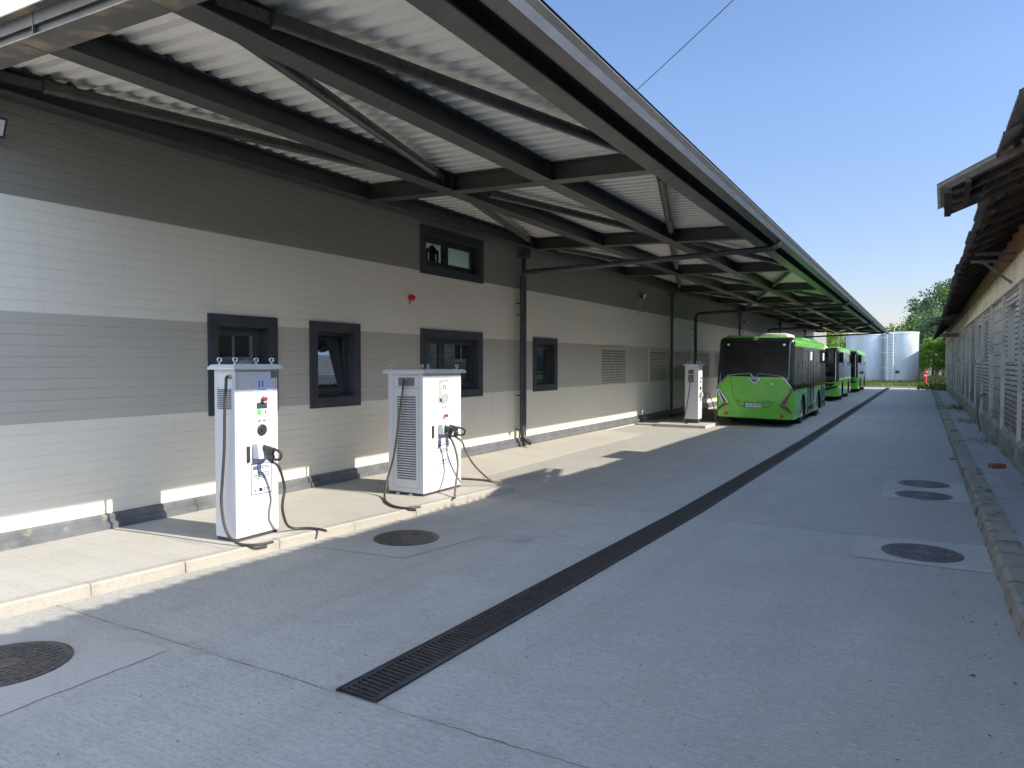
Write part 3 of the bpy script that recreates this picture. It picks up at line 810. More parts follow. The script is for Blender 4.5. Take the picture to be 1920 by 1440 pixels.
downpipe(28.6, 27.30, 4.1, 3.80)
downpipe(43.5, 42.2, 4.1, 3.80)
downpipe(57.0, 56.0, 4.1, 3.80, False)

# overhead wire
t = thing('overhead_wire', 'thin black wire crossing the blue sky above the canopy edge', 'wire', (-3.7, 10, 5.843))
g = MB(); P = [(-3.95, 10, 5.65), (-3.0, 10, 6.305), (-2.282, 10, 6.809), (-1.2, 10, 7.58)]
g.tube(spline(P, 6), .006, 6); g.build('strand', M['wire'], t)

# ------------------------------------------------------------------ chargers
def eyebolt(x, y, z, t):
    g = MB(); g.ring((x, y, z+.045), .020, .0075, 'y' if random.random() < .0 else 'x', 18, 8); g.tube([(x, y, z), (x, y, z+.025)], .009, 8); g.lathe([(.018, 0), (.018, .01)], 12, (x, y, z)); g.smooth = True
    # turned towards the corner
    T = Matrix.Translation((x, y, 0)) @ Matrix.Rotation(R(-35), 4, 'Z') @ Matrix.Translation((-x, -y, 0))
    g.v = [tuple(T @ Vector(v)) for v in g.v]
    g.build('lifting_eye', M['chrome'], t)
def connector(t, x, y, z, yaw, cable_from):
    """plug gun: nose towards the cabinet (-x), body, open D handle"""
    T = Matrix.Translation((x, y, z)) @ Matrix.Rotation(yaw, 4, 'Z') @ Matrix.Rotation(R(18), 4, 'Y')
    g = MB()
    def add(f):
        k = len(g.v); f(); g.v[k:] = [tuple(T @ Vector(v)) for v in g.v[k:]]
    add(lambda: g.lathe([(.030, -.06), (.034, -.055), (.034, .0), (.030, .01)], 16, (0, 0, 0), 'x'))
    add(lambda: g.bevbox(.0, .095, -.030, .030, -.045, .036, .012))
    # D-shaped handle loop in the xz plane
    prof = [(.085, .033), (.175, .030), (.196, .012), (.198, -.030), (.178, -.052), (.10, -.075), (.085, -.06)]
    add(lambda: g.tube([(p[0], 0, p[1]) for p in spline([(a, b, 0) for a, b in prof], 3) for p in [(p[0], p[1])]], .014, 10))
    add(lambda: g.bevbox(.055, .115, -.024, .024, -.105, -.03, .010))
    g.smooth = True
    return g.build('connector', M['blackp'], t), T @ Vector((.085, 0, -.105))
def sticker(t, X, y0, y1, z0, z1):
    g = MB(); g.box(X, X+.0015, y0, y1, z0, z1); st = g.build('notice_sticker', M['paper'], t)
    g = MB(); w = .008
    for b in ((y0, y0+w, z0, z1), (y1-w, y1, z0, z1), (y0+w, y1-w, z0, z0+w), (y0+w, y1-w, z1-w, z1)): g.box(X+.0016, X+.0026, *b)
    sub(g.build('blue_border', M['blueline'], t), st)
    W = y1-y0; Hh = z1-z0
    g = MB(); g.box(X+.0016, X+.0022, y0+W*.1, y0+W*.34, z1-Hh*.2, z1-Hh*.08); sub(g.build('flag', M['euro'], t), st)
    g = MB()
    for i in range(12):
        a = 2*PI*i/12; cy = y0+W*.22+.017*math.cos(a); cz = z1-Hh*.14+.011*math.sin(a)
        g.box(X+.0023, X+.0027, cy-.0018, cy+.0018, cz-.0018, cz+.0018)
    sub(g.build('flag_star', M['star'], t), st)
    g = MB(); r = random.Random(3)
    for (f, a, b) in ((.10, .42, .8), (.15, .42, .9), (.31, .3, .8), (.37, .12, .92), (.43, .14, .9), (.49, .3, .66), (.83, .6, .92), (.88, .6, .85)):
        u = a
        while u < b:
            l = r.uniform(.03, .09); g.box(X+.0016, X+.0021, y0+W*u, y0+W*min(b, u+l), z1-Hh*f-.0055, z1-Hh*f+.0055); u += l+.025
    g.box(X+.0016, X+.0021, y0+W*.38, y0+W*.54, z0+Hh*.08, z0+Hh*.2)
    g.ring((X+.0018, y0+W*.2, z0+Hh*.13), .014, .002, 'x', 16, 4)
    g.lathe([(.008, .0016), (.008, .0022)], 10, (X, y0+W*.2, z0+Hh*.13), 'x')
    sub(g.build('print', M['ink'], t), st)
def vents(t, x0, x1, Y, z0, z1, n):
    g = MB(); g.box(x0, x1, Y-.0015, Y, z0, z1); v = g.build('vent', M['slot'], t)
    g = MB(); st = (z1-z0)/n
    for i in range(n+1):
        zz = z0+i*st
        g.add([(x0, Y-.0016, zz-st*.22), (x1, Y-.0016, zz-st*.22), (x1, Y-.008, zz+st*.02), (x0, Y-.008, zz+st*.02), (x1, Y-.0016, zz+st*.24), (x0, Y-.0016, zz+st*.24)], [(0, 1, 2, 3), (3, 2, 4, 5)])
    sub(g.build('vent_slat', M['white'], t), v)

def cabinet(t, x0, x1, y0, y1, z0, z1, feet=True, ov=.045):
    g = MB(); g.bevbox(x0, x1, y0, y1, z0+.035, z1, .006); body = g.build('cabinet', M['white'], t)
    g = MB(); g.box(x0+.012, x1-.012, y0+.012, y1-.012, z0, z0+.036); g.build('plinth', M['anth'], t)
    g = MB()
    c = [(x0-ov, y0-ov, z1-.012), (x1+ov, y0-ov, z1-.012), (x1+ov, y1+ov, z1-.012), (x0-ov, y1+ov, z1-.012)]
    k = 8e-3
    lv = [(ov, -.014), (ov, .006), (ov-.022, .034), (ov-.05, .040)]
    vs = []
    for e, dz in lv: vs += [(x0-e, y0-e, z1+dz), (x1+e, y0-e, z1+dz), (x1+e, y1+e, z1+dz), (x0-e, y1+e, z1+dz)]
    fs = [(3, 2, 1, 0), (12, 13, 14, 15)]
    for a in range(3): fs += [(a*4+i, a*4+(i+1) % 4, a*4+4+(i+1) % 4, a*4+4+i) for i in range(4)]
    g.add(vs, fs); g.build('cap', M['white2'], t)
    return body
def seam(t, body, X, y0, y1, z0, z1, w=.003):
    g = MB()
    for b in ((y0, y0+w, z0, z1), (y1-w, y1, z0, z1), (y0+w, y1-w, z0, z0+w), (y0+w, y1-w, z1-w, z1)): g.box(X, X+.0008, *b)
    sub(g.build('door_seam', M['slot'], t), body)
def seamY(t, body, Y, x0, x1, z0, z1, w=.003):
    g = MB()
    for b in ((x0, x0+w, z0, z1), (x1-w, x1, z0, z1), (x0+w, x1-w, z0, z0+w), (x0+w, x1-w, z1-w, z1)): g.box(b[0], b[1], Y-.0008, Y, b[2], b[3])
    sub(g.build('side_seam', M['slot'], t), body)
def disc(X, y, z, r, d, n=20, ax='x'): 
    g = MB(); g.lathe([(r, 0), (r, d*.7), (r*.85, d)], n, (X, y, z), ax); g.smooth = True; return g
def cable(t, pts, r=.0145, mat='rubber', k=8):
    g = MB(); g.tube(spline(pts, k), r, 10); g.smooth = True; return g.build('charging_cable', M[mat], t)

def charger_common(t, X, yc, z_hold, ytwo=False): pass
# --- charger 1
X0, X1, Y0, Y1, Z0, Z1 = -6.245, -5.935, 4.80, 5.345, .10, 1.85
t = thing('ev_charger', 'tall white charging cabinet marked 11, nearest to the camera', 'charger', (-6.09, 5.07, .1), 0, 'white electric bus chargers')
body = cabinet(t, X0, X1, Y0, Y1, Z0, Z1); F = X1
seam(t, body, F, 4.83, 5.315, .15, 1.825)
for (x, y) in ((-6.21, 4.84), (-5.975, 4.84), (-6.21, 5.305), (-5.975, 5.305)): eyebolt(x, y, Z1+.039, t)
g = MB(); g.lathe([(.09, 0), (.085, .015), (.04, .04), (.015, .05)], 16, (-6.09, 5.07, Z1+.039)); g.smooth = True; g.build('antenna_dome', M['grey'], t)
g = MB(); g.box(F, F+.002, 5.03, 5.25, 1.60, 1.75); sg = g.build('number_sign', M['signpaper'], t)
text_mesh('11', .09, M['ink'], 'number', sg, (F+.003, 5.125, 1.682), FACE_XP, .0005, bold=.002)
g = MB()
for a, b in ((5.08, 5.105), (5.112, 5.15), (5.155, 5.19)): g.box(F+.002, F+.0026, a, b, 1.622, 1.631)
sub(g.build('small_print', M['inklight'], t), sg)
g = disc(F, 5.145, 1.53, .028, .012); g.build('button_collar', M['chrome'], t)
g = MB(); g.lathe([(.014, .012), (.014, .03), (.024, .032), (.024, .05), (.018, .055)], 18, (F, 5.145, 1.53), 'x'); g.smooth = True; g.build('stop_button', M['red'], t)
g = MB(); g.box(F, F+.003, 5.068, 5.20, 1.43, 1.492); g.build('display', M['screen'], t)
g = MB(); g.box(F, F+.002, 5.068, 5.205, 1.362, 1.426); lp = g.build('label_plate', M['paper'], t)
g = MB(); g.box(F+.002, F+.003, 5.072, 5.122, 1.366, 1.422); sub(g.build('green_square', M['greenl'], t), lp)
g = MB(); g.box(F+.002, F+.003, 5.17, 5.19, 1.38, 1.41); g.box(F+.002, F+.003, 5.14, 5.155, 1.39, 1.40); sub(g.build('pictogram', M['inklight'], t), lp)
for y in (5.10, 5.162):
    g = MB(); g.lathe([(.013, 0), (.013, .01), (.008, .012), (.007, .022)], 14, (F, y, 1.312), 'x'); g.build('key_switch', M['chrome'], t)
g = MB(); g.lathe([(.058, 0), (.058, .014), (.050, .020), (.046, .014), (.020, .014), (.018, .024), (.001, .024)], 28, (F, 5.13, 1.21), 'x', caps=False); g.smooth = True; g.build('socket', M['blackp'], t)
g = MB(); g.bevbox(F, F+.02, 4.935, 4.968, .89, 1.055, .006); g.build('door_handle', M['blackp'], t)
g = MB()
bx = [(0, 5.01), (0, 5.235), (.085, 5.20), (.085, 5.01)]
g.add([(F, 5.01, .925), (F, 5.235, .925), (F+.10, 5.15, .925), (F+.10, 5.01, .925), (F, 5.01, 1.075), (F, 5.235, 1.075), (F+.075, 5.15, 1.075), (F+.075, 5.01, 1.075)],
      [(3, 2, 1, 0), (4, 5, 6, 7), (3, 0, 4, 7), (2, 3, 7, 6), (1, 2, 6, 5), (0, 1, 5, 4)])
g.build('holster', M['white2'], t)
c, e = connector(t, F+.10, 5.10, 1.02, R(8), None)
sticker(t, F+.0004, 4.985, 5.255, .545, .865)
g = MB(); g.box(F, F+.0025, 5.255, 5.335, 1.745, 1.815); g.build('grey_square', M['grey'], t)
vents(t, -6.195, -5.99, Y0-.0005, 1.435, 1.66, 12)
g = MB(); g.box(-6.17, -5.955, Y0-.006, Y0, 1.64, 1.80); g.build('cable_plate', M['white2'], t)
g = MB(); g.lathe([(.024, 0), (.024, -.02), (.020, -.03), (.018, -.045)], 14, (-5.99, Y0-.006, 1.765), 'y'); g.build('cable_gland', M['brass'], t)
cable(t, [(-5.99, 4.78, 1.765), (-5.975, 4.735, 1.755), (-5.965, 4.72, 1.67), (-5.985, 4.72, 1.47), (-6.0, 4.72, 1.06), (-6.035, 4.72, .72), (-6.04, 4.71, .53), (-6.00, 4.70, .34), (-5.93, 4.70, .20), (-5.82, 4.72, .128), (-5.70, 4.75, .118), (-5.62, 4.82, .118), (-5.59, 4.96, .118)])
cable(t, [tuple(e), (-5.755, 5.16, .86), (-5.75, 5.20, .80), (-5.75, 5.24, .69), (-5.75, 5.26, .58), (-5.75, 5.235, .47), (-5.76, 5.24, .36), (-5.80, 5.33, .20), (-5.83, 5.46, .125), (-5.74, 5.56, .118), (-5.62, 5.585, .118), (-5.47, 5.57, .118)])

# --- charger 2
X0, X1, Y0, Y1, Z0, Z1 = -6.40, -5.80, 7.72, 8.63, .10, 1.775
t = thing('ev_charger', 'wide white charging cabinet marked 12 with large side grille and two plugs', 'charger', (-6.1, 8.17, .1), 0, 'white electric bus chargers')
body = cabinet(t, X0, X1, Y0, Y1, Z0, Z1, ov=.055); F = X1
seam(t, body, F, 7.83, 8.55, .22, 1.70)
seamY(t, body, Y0, -6.31, -5.87, .20, 1.56); seamY(t, body, Y0, -6.31, -5.87, 1.575, 1.735)
for (x, y) in ((-6.36, 7.76), (-5.85, 7.76), (-6.36, 8.59), (-5.85, 8.59)): eyebolt(x, y, Z1+.039, t)
g = MB(); g.box(F, F+.002, 8.085, 8.30, 1.36, 1.675); ps = g.build('plastic_sleeve', M['plastic'], t)
g = MB(); g.box(F+.002, F+.004, 8.13, 8.30, 1.47, 1.63); sg = g.build('number_sign', M['paper'], t)
text_mesh('12', .085, M['ink'], 'number', sg, (F+.005, 8.205, 1.562), FACE_XP, .0005, bold=.003)
g = MB()
for a, b in ((8.16, 8.19), (8.195, 8.215), (8.22, 8.25)): g.box(F+.004, F+.0046, a, b, 1.49, 1.498)
sub(g.build('small_print', M['inklight'], t), sg)
g = MB(); g.box(F, F+.003, 8.07, 8.27, 1.335, 1.445); dp = g.build('display', M['plastic'], t)
g = MB(); g.box(F+.003, F+.004, 8.10, 8.15, 1.36, 1.41); sub(g.build('pictogram', M['ink'], t), dp)
for y in (8.16, 8.225):
    g = MB(); g.lathe([(.012, 0), (.012, .01), (.007, .012), (.007, .022)], 14, (F, y, 1.291), 'x'); g.build('key_switch', M['chrome'], t)
g = MB(); g.lathe([(.014, 0), (.014, .03), (.024, .032), (.024, .05), (.018, .055)], 18, (F, 8.215, 1.168), 'x'); g.smooth = True; g.build('stop_button', M['red'], t)
g = MB(); g.bevbox(F, F+.02, 7.915, 7.95, .875, 1.045, .006); g.build('door_handle', M['blackp'], t)
g = MB()
g.add([(F, 8.07, .915), (F, 8.35, .915), (F+.09, 8.30, .915), (F+.09, 8.07, .915), (F, 8.07, 1.05), (F, 8.35, 1.05), (F+.07, 8.30, 1.05), (F+.07, 8.07, 1.05)],
      [(3, 2, 1, 0), (4, 5, 6, 7), (3, 0, 4, 7), (2, 3, 7, 6), (1, 2, 6, 5), (0, 1, 5, 4)])
g.build('holster', M['white2'], t)
c, e1 = connector(t, F+.09, 8.13, 1.0, R(-10), None)
c, e2 = connector(t, F+.09, 8.26, 1.0, R(22), None)
sticker(t, F+.0004, 8.05, 8.325, .495, .80)
vents(t, -6.245, -5.925, Y0-.0005, .31, 1.455, 34)
g = MB(); g.box(-6.215, -5.945, Y0-.006, Y0, 1.59, 1.705); g.build('cable_plate', M['grey'], t)
g = MB(); g.lathe([(.024, 0), (.024, -.02), (.020, -.03), (.018, -.045)], 14, (-6.065, Y0-.006, 1.675), 'y'); g.build('cable_gland', M['brass'], t)
for x in (-6.22, -6.0):
    g = MB(); g.box(x-.03, x+.03, Y0-.02, Y0+.02, .10, .125); g.build('anchor_foot', M['chrome'], t)
cable(t, [(-6.065, 7.69, 1.675), (-6.07, 7.65, 1.655), (-6.09, 7.64, 1.47), (-6.155, 7.64, 1.10), (-6.23, 7.63, .64), (-6.30, 7.58, .33), (-6.25, 7.46, .16), (-6.10, 7.28, .118), (-5.91, 7.10, .118), (-5.66, 6.95, .118), (-5.46, 6.95, .118), (-5.38, 7.10, .118)])
cable(t, [tuple(e2), (-5.56, 8.30, .80), (-5.55, 8.36, .68), (-5.53, 8.52, .48), (-5.50, 8.72, .31), (-5.45, 8.86, .20), (-5.38, 8.95, .13), (-5.36, 9.02, .118), (-5.5, 9.13, .118), (-5.72, 9.20, .118), (-5.92, 9.20, .118), (-6.2, 9.14, .118)], mat='dustcable')
cable(t, [tuple(e1), (-5.62, 8.13, .84), (-5.60, 8.20, .68), (-5.58, 8.22, .48), (-5.50, 8.05, .24), (-5.40, 7.88, .135), (-5.33, 7.78, .118)], mat='dustcable')

# --- charger 3 on its concrete base
t = thing('ev_charger', 'slim white charging cabinet on a concrete slab beside the nearest green bus', 'charger', (-6.05, 21.6, .1), 0, 'white electric bus chargers')
X0, X1, Y0, Y1, Z0, Z1 = -6.25, -5.84, 21.5, 21.95, .17, 1.84
body = cabinet(t, X0, X1, Y0, Y1, Z0, Z1)
g = MB(); g.box(X0+.03, X1-.02, Y0+.03, Y1-.03, .08, .18); g.build('base_frame', M['anth'], t)
for (x, y) in ((-6.2, 21.55), (-5.9, 21.55), (-6.2, 21.9), (-5.9, 21.9)): eyebolt(x, y, Z1+.039, t)
F = X1
g = MB(); g.box(F, F+.002, 21.66, 21.86, 1.52, 1.70); g.build('number_sign', M['signpaper'], t)
g = MB(); g.lathe([(.014, 0), (.014, .03), (.024, .032), (.024, .05)], 14, (F, 21.72, 1.45), 'x'); g.build('stop_button', M['red'], t)
g = MB(); g.box(F, F+.003, 21.68, 21.80, 1.30, 1.37); g.build('display', M['screen'], t)
g = MB(); g.lathe([(.055, 0), (.055, .02), (.02, .02)], 18, (F, 21.72, 1.14), 'x'); g.build('socket', M['blackp'], t)
g = MB(); g.box(F, F+.08, 21.62, 21.82, .90, 1.02); g.build('holster', M['white2'], t)
g = MB(); g.box(F, F+.002, 21.6, 21.84, .50, .80); g.build('notice_sticker', M['paper'], t)
c, e = connector(t, F+.09, 21.75, 1.0, R(15), None)
g = MB(); g.box(-6.16, -5.98, Y0-.006, Y0, 1.58, 1.70); g.build('cable_plate', M['grey'], t)
g = MB(); g.box(-6.16, -5.98, Y0-.004, Y0, 1.32, 1.55); g.build('vent', M['grey'], t)
cable(t, [(-6.02, 21.48, 1.70), (-6.03, 21.42, 1.66), (-6.05, 21.40, 1.38), (-6.13, 21.40, .78), (-6.20, 21.38, .36), (-6.22, 21.30, .14), (-6.10, 21.15, .10), (-5.85, 21.1, .02), (-5.6, 21.2, .02)])
cable(t, [tuple(e), (-5.62, 21.95, .90), (-5.55, 22.05, .70), (-5.50, 22.12, .45), (-5.47, 22.12, .2), (-5.47, 22.05, .03), (-5.6, 21.9, .02)], mat='dustcable')
g = MB(); g.bevbox(-6.95, -5.42, 20.75, 22.35, -.01, .085, .008); struct(g.build('charger_slab', M['walk']))
g = MB(); g.box(-7.66, -6.98, 21.0, 22.3, -.01, .05); struct(g.build('cable_trench_cover', M['walk']))

# ------------------------------------------------------------------ buses
def bus_meshes():
    W, L, H = 1.125, 8.0, 2.70; zbot = .26; rc = .17
    # perimeter parameter -> plan position (rounded rectangle), counter clockwise from rear centre
    per = []
    def arc(cx, cy, a0, a1, n):
        for i in range(n): a = a0+(a1-a0)*i/n; per.append((cx+rc*math.cos(a), cy+rc*math.sin(a), (math.cos(a), math.sin(a))))
    def line(p, q, n, nr):
        for i in range(n): per.append((p[0]+(q[0]-p[0])*i/n, p[1]+(q[1]-p[1])*i/n, nr))
    nR = 56; nS = 190
    line((-W+rc, 0), (W-rc, 0), nR, (0, -1)); arc(W-rc, rc, -PI/2, 0, 10)
    line((W, rc), (W, L-rc), nS, (1, 0)); arc(W-rc, L-rc, 0, PI/2, 10)
    line((W-rc, L), (-W+rc, L), nR, (0, 1)); arc(-W+rc, L-rc, PI/2, PI, 10)
    line((-W, L-rc), (-W, rc), nS, (-1, 0)); arc(-W+rc, rc, PI, PI*1.5, 10)
    zl = [zbot+(2.52-zbot)*i/62 for i in range(63)]; top = []
    for i in range(1, 9): a = PI/2*i/8; top.append((2.52+.18*math.sin(a), .18*(1-math.cos(a))))
    lv = [(z, 0) for z in zl]+top
    N = len(per); V = []
    for z, ins in lv:
        # tumblehome & rear / front rake
        for (x, y, nr) in per:
            side_in = max(0, z-1.1)*.028
            rear = max(0, z-1.45)*.10 if z > 1.45 else (0 if z > .8 else (.8-z)*.06)
            front = max(0, z-1.0)*.12 if z > 1.0 else (1.0-z)*.05
            fy = 1-y/L
            sx = x*(1-(side_in+ins)/W) if True else x
            yy = y+(rear+ins)*max(0, min(1, (1.0-y)/1.0))-(front+ins)*max(0, min(1, (y-(L-1.0))/1.0))
            V.append((sx, yy, z))
    wheels = (1.95, 5.85)
    F = {}
    rows = len(lv)
    for r in range(rows-1):
        for i in range(N):
            j = (i+1) % N; x, y, nr = per[i]; z = (lv[r][0]+lv[r+1][0])/2
            xm = (per[i][0]+per[j][0])/2; ym = (per[i][1]+per[j][1])/2
            part = 'body'
            side = abs(abs(xm)-W) < .004
            rearf = ym < rc+.001 and not side; frontf = ym > L-rc-.001 and not side
            if side:
                hit = False
                for wy in wheels:
                    if (ym-wy)**2+(z-.44)**2 < .52**2 and z < .97: hit = True
                if hit: continue
                if 1.12 < z < 2.42 and .16 < ym < L-.15: part = 'side_window'
                if xm > 0:
                    if 2.95 < ym < 4.35 and .30 < z < 2.34: part = 'door_mid'
                    if 6.55 < ym < 7.65 and .30 < z < 2.34: part = 'door_front'
            elif rearf:
                ax = abs(xm)
                lim = 1.495 if ax < .80 else 1.495-(ax-.80)*(.37/.30)
                if z > lim and z < 2.66: part = 'rear_window'
                elif z < .46: part = 'rear_bumper'
            elif frontf:
                ax = abs(xm)
                lim = .92+.10*(ax/W)**2
                if z > lim and z < 2.66: part = 'windshield'
                elif z < .42: part = 'front_bumper'
            F.setdefault(part, []).append((r*N+i, r*N+j, (r+1)*N+j, (r+1)*N+i))
    # roof
    F['roof'] = [tuple((rows-1)*N+i for i in range(N))]
    F['floor'] = [tuple(i for i in range(N))[::-1]]
    return V, F, wheels, W, L
V, F, wheels, BW, BL = bus_meshes()
def partmesh(name, faces, mat, t, push=0.0):
    used = sorted(set(i for f in faces for i in f)); mp = {a: b for b, a in enumerate(used)}
    me = bpy.data.meshes.new(name); me.from_pydata([V[i] for i in used], [], [tuple(mp[i] for i in f) for f in faces]); me.update()
    me.materials.append(mat); me.polygons.foreach_set('use_smooth', [True]*len(me.polygons))
    try: me.set_sharp_from_angle(angle=R(30))
    except Exception: pass
    if push:
        ns = [v.normal.copy() for v in me.vertices]
        for v, n in zip(me.vertices, ns): v.co += n*push
    o = bpy.data.objects.new(name, me); C.objects.link(o); o.parent = t; return o
bus = thing('bus', 'green electric bus seen from behind beside the slim charger, nearest of the three', 'bus', (-4.36, 22.12, 0), 0, 'green buses parked under the canopy', world=False)
bd = partmesh('body', F['body']+F['floor'], M['busgreen'], bus)
partmesh('roof', F['roof'], M['busgreen'], bus)
partmesh('side_window', F['side_window'], M['busglass'], bus, .004)
rw = partmesh('rear_window', F['rear_window'], M['bustrim'], bus, .004)
partmesh('rear_bumper', F['rear_bumper'], M['busgreen'], bus, .010)
ws = partmesh('windshield', F['windshield'], M['busglass'], bus, .004)
partmesh('front_bumper', F['front_bumper'], M['busgreen'], bus, .010)
for nm, y0, y1 in (('door_mid', 2.95, 4.35), ('door_front', 6.55, 7.65)):
    d = partmesh('door', F[nm], M['busglass'], bus, .006)
    g = MB(); X = BW+.004; ym = (y0+y1)/2
    for a, b in ((y0, y0+.05), (ym-.05, ym-.008), (ym+.008, ym+.05), (y1-.05, y1)):
        for (za, zc, xa) in ((.30, 1.1, X),): g.box(xa-.01, xa+.012, a, b, za, zc)
        g.add([(X-.01, a, 1.1), (X+.012, a, 1.1), (X+.012-.034, a, 2.33), (X-.044, a, 2.33), (X-.01, b, 1.1), (X+.012, b, 1.1), (X-.022, b, 2.33), (X-.044, b, 2.33)], [(0, 1, 2, 3), (7, 6, 5, 4), (0, 4, 5, 1), (1, 5, 6, 2), (2, 6, 7, 3), (3, 7, 4, 0)])
    g.box(X-.01, X+.014, y0, y1, .27, .30)
    o = g.build('door_frame', M['bustrim'], bus); sub(o, d)
    g = MB(); g.box(X-.035, X-.012, ym-.25, ym+.15, 2.02, 2.30); sub(g.build('route_display', M['paper'], bus), d)
    g = MB()
    for a in (ym-.03, ym+.03): g.tube([(X+.016, a, .6), (X+.016, a, 1.05)], .008, 6)
    sub(g.build('door_seal', M['chrome'], bus), d)
# pillars and vents on side glass
g = MB()
for sx in (-1, 1):
    for y in (.9, 1.6, 2.3, 5.1, 5.9):
        if sx > 0 and 2.9 < y < 4.4: continue
        g.box(sx*BW-.01, sx*BW+.0055, y, y+.012, 1.13, 1.15)
        g.box(sx*(BW-.018)-.012, sx*(BW-.018)+.008, y+.02, y+.05, 1.72, 1.98)
g.build('window_latch', M['bustrim'], bus)
# roof cove line
g = MB()
for sx in (-1, 1): g.tube([(sx*(BW-.034), .2, 2.435), (sx*(BW-.034), BL-.25, 2.435)], .012, 8)
g.build('rain_rail', M['chrome'], bus)
for wy in wheels:
    for sx in (-1, 1):
        # arch lining
        g = MB(); n = 20
        vs = []
        for i in range(n+1):
            a = -.35+(PI+.7)*i/n; y = wy+.535*math.cos(a); z = max(.262, .44+.535*math.sin(a))
            vs += [(sx*(BW+.006), y, z), (sx*(BW-.34), y, z)]
        g.add(vs, [(2*i, 2*i+1, 2*i+3, 2*i+2) for i in range(n)])
        g.add([(sx*(BW-.34), wy-.55, .26), (sx*(BW-.34), wy+.55, .26), (sx*(BW-.34), wy+.55, 1.0), (sx*(BW-.34), wy-.55, 1.0)], [(0, 1, 2, 3)])
        g.build('wheel_arch', M['bustrim'], bus, fixn=False)
        g = MB(); xo = sx*(BW-.04); xi = sx*(BW-.30)
        g.lathe([(.24, xi), (.40, xi), (.425, xi+sx*.03), (.425, xo-sx*.03), (.40, xo), (.25, xo-sx*.004)], 32, (0, wy, .425), 'x', caps=False); g.smooth = True
        w = g.build('wheel', M['tyre'], bus)
        g = MB(); g.lathe([(.255, xo-sx*.01), (.245, xo-sx*.01), (.23, xo-sx*.05), (.12, xo-sx*.06), (.11, xo-sx*.01), (.04, xo+sx*.0), (.001, xo)], 28, (0, wy, .425), 'x', caps=False); g.smooth = True
        for k in range(8): a = 2*PI*k/8; g.lathe([(.014, xo-sx*.055), (.014, xo-sx*.03)], 8, (0, wy+.16*math.cos(a), .425+.16*math.sin(a)), 'x')
        sub(g.build('rim', M['alloy'], bus), w)
# underbody
g = MB(); g.box(-.85, .85, .4, 7.6, .17, .27); g.build('underbody', M['darkhole'], bus)
# roof pods
g = MB(); g.bevbox(-.05, .78, .9, 2.3, 2.64, 2.83, .085); g.smooth = True; g.build('roof_pod', M['buswhite'], bus)
g = MB(); g.bevbox(-.95, .95, 2.9, 6.6, 2.64, 2.755, .05); g.smooth = True; g.build('battery_cover', M['busgreen'], bus)
g = MB(); g.bevbox(-.98, -.3, .55, 6.0, 2.62, 2.755, .06); g.build('roof_duct', M['busgreen'], bus)
# rear trim
def ry(z): return (max(0, z-1.45)*.10 if z > 1.45 else 0)
g = MB()
P = [(-.80, 1.515), (-.62, 1.548), (-.40, 1.575), (-.20, 1.59), (-.125, 1.592), (-.105, 1.58), (-.03, 1.485), (0, 1.455), (.03, 1.485), (.105, 1.58), (.125, 1.592), (.20, 1.59), (.40, 1.575), (.62, 1.548), (.80, 1.515)]
g.tube([(x, ry(z)-.012, z) for x, z in P], .0125, 8); g.build('chrome_strip', M['chrome'], bus)
g = MB(); g.tube([(x, -.005, z) for x, z in ((-.80, 1.50), (-.9, 1.395), (-1.0, 1.27), (-1.06, 1.19))], .007, 6); g.tube([(x, -.005, z) for x, z in ((.80, 1.50), (.9, 1.395), (1.0, 1.27), (1.06, 1.19))], .007, 6); g.build('trim_line', M['chrome'], bus)
g = MB(); g.prism([(-.155, 1.455), (.155, 1.455), (.17, 1.43), (0, 1.30), (-.17, 1.43)], (0, -.008, 0), (0, -.001, 0)); em = g.build('emblem', M['chrome'], bus)
g = MB(); g.prism([(-.135, 1.447), (.135, 1.447), (.14, 1.43), (0, 1.325), (-.14, 1.43)], (0, -.004, 0), (0, -.010, 0)); sub(g.build('emblem_face', M['euro'], bus), em)
g = MB()
for k in range(7): x = -.105+k*.032; g.box(x, x+.020, -.0165, -.0145, 1.42, 1.441)
sub(g.build('emblem_lettering', M['paper'], bus), em)
g = MB()   # tail-gate seam
P = [(-.70, 1.50), (-.62, 1.0), (-.52, .74), (-.40, .62), (-.25, .585), (0, .58), (.25, .585), (.40, .60), (.55, .66)]
g.tube([(x, -.002, z) for x, z in P], .005, 6)
P = [(-.52, .735), (0, .725), (.60, .735)]
g.tube([(x, -.002, z) for x, z in P], .004, 6); g.build('tailgate_seam', M['bustrim'], bus)
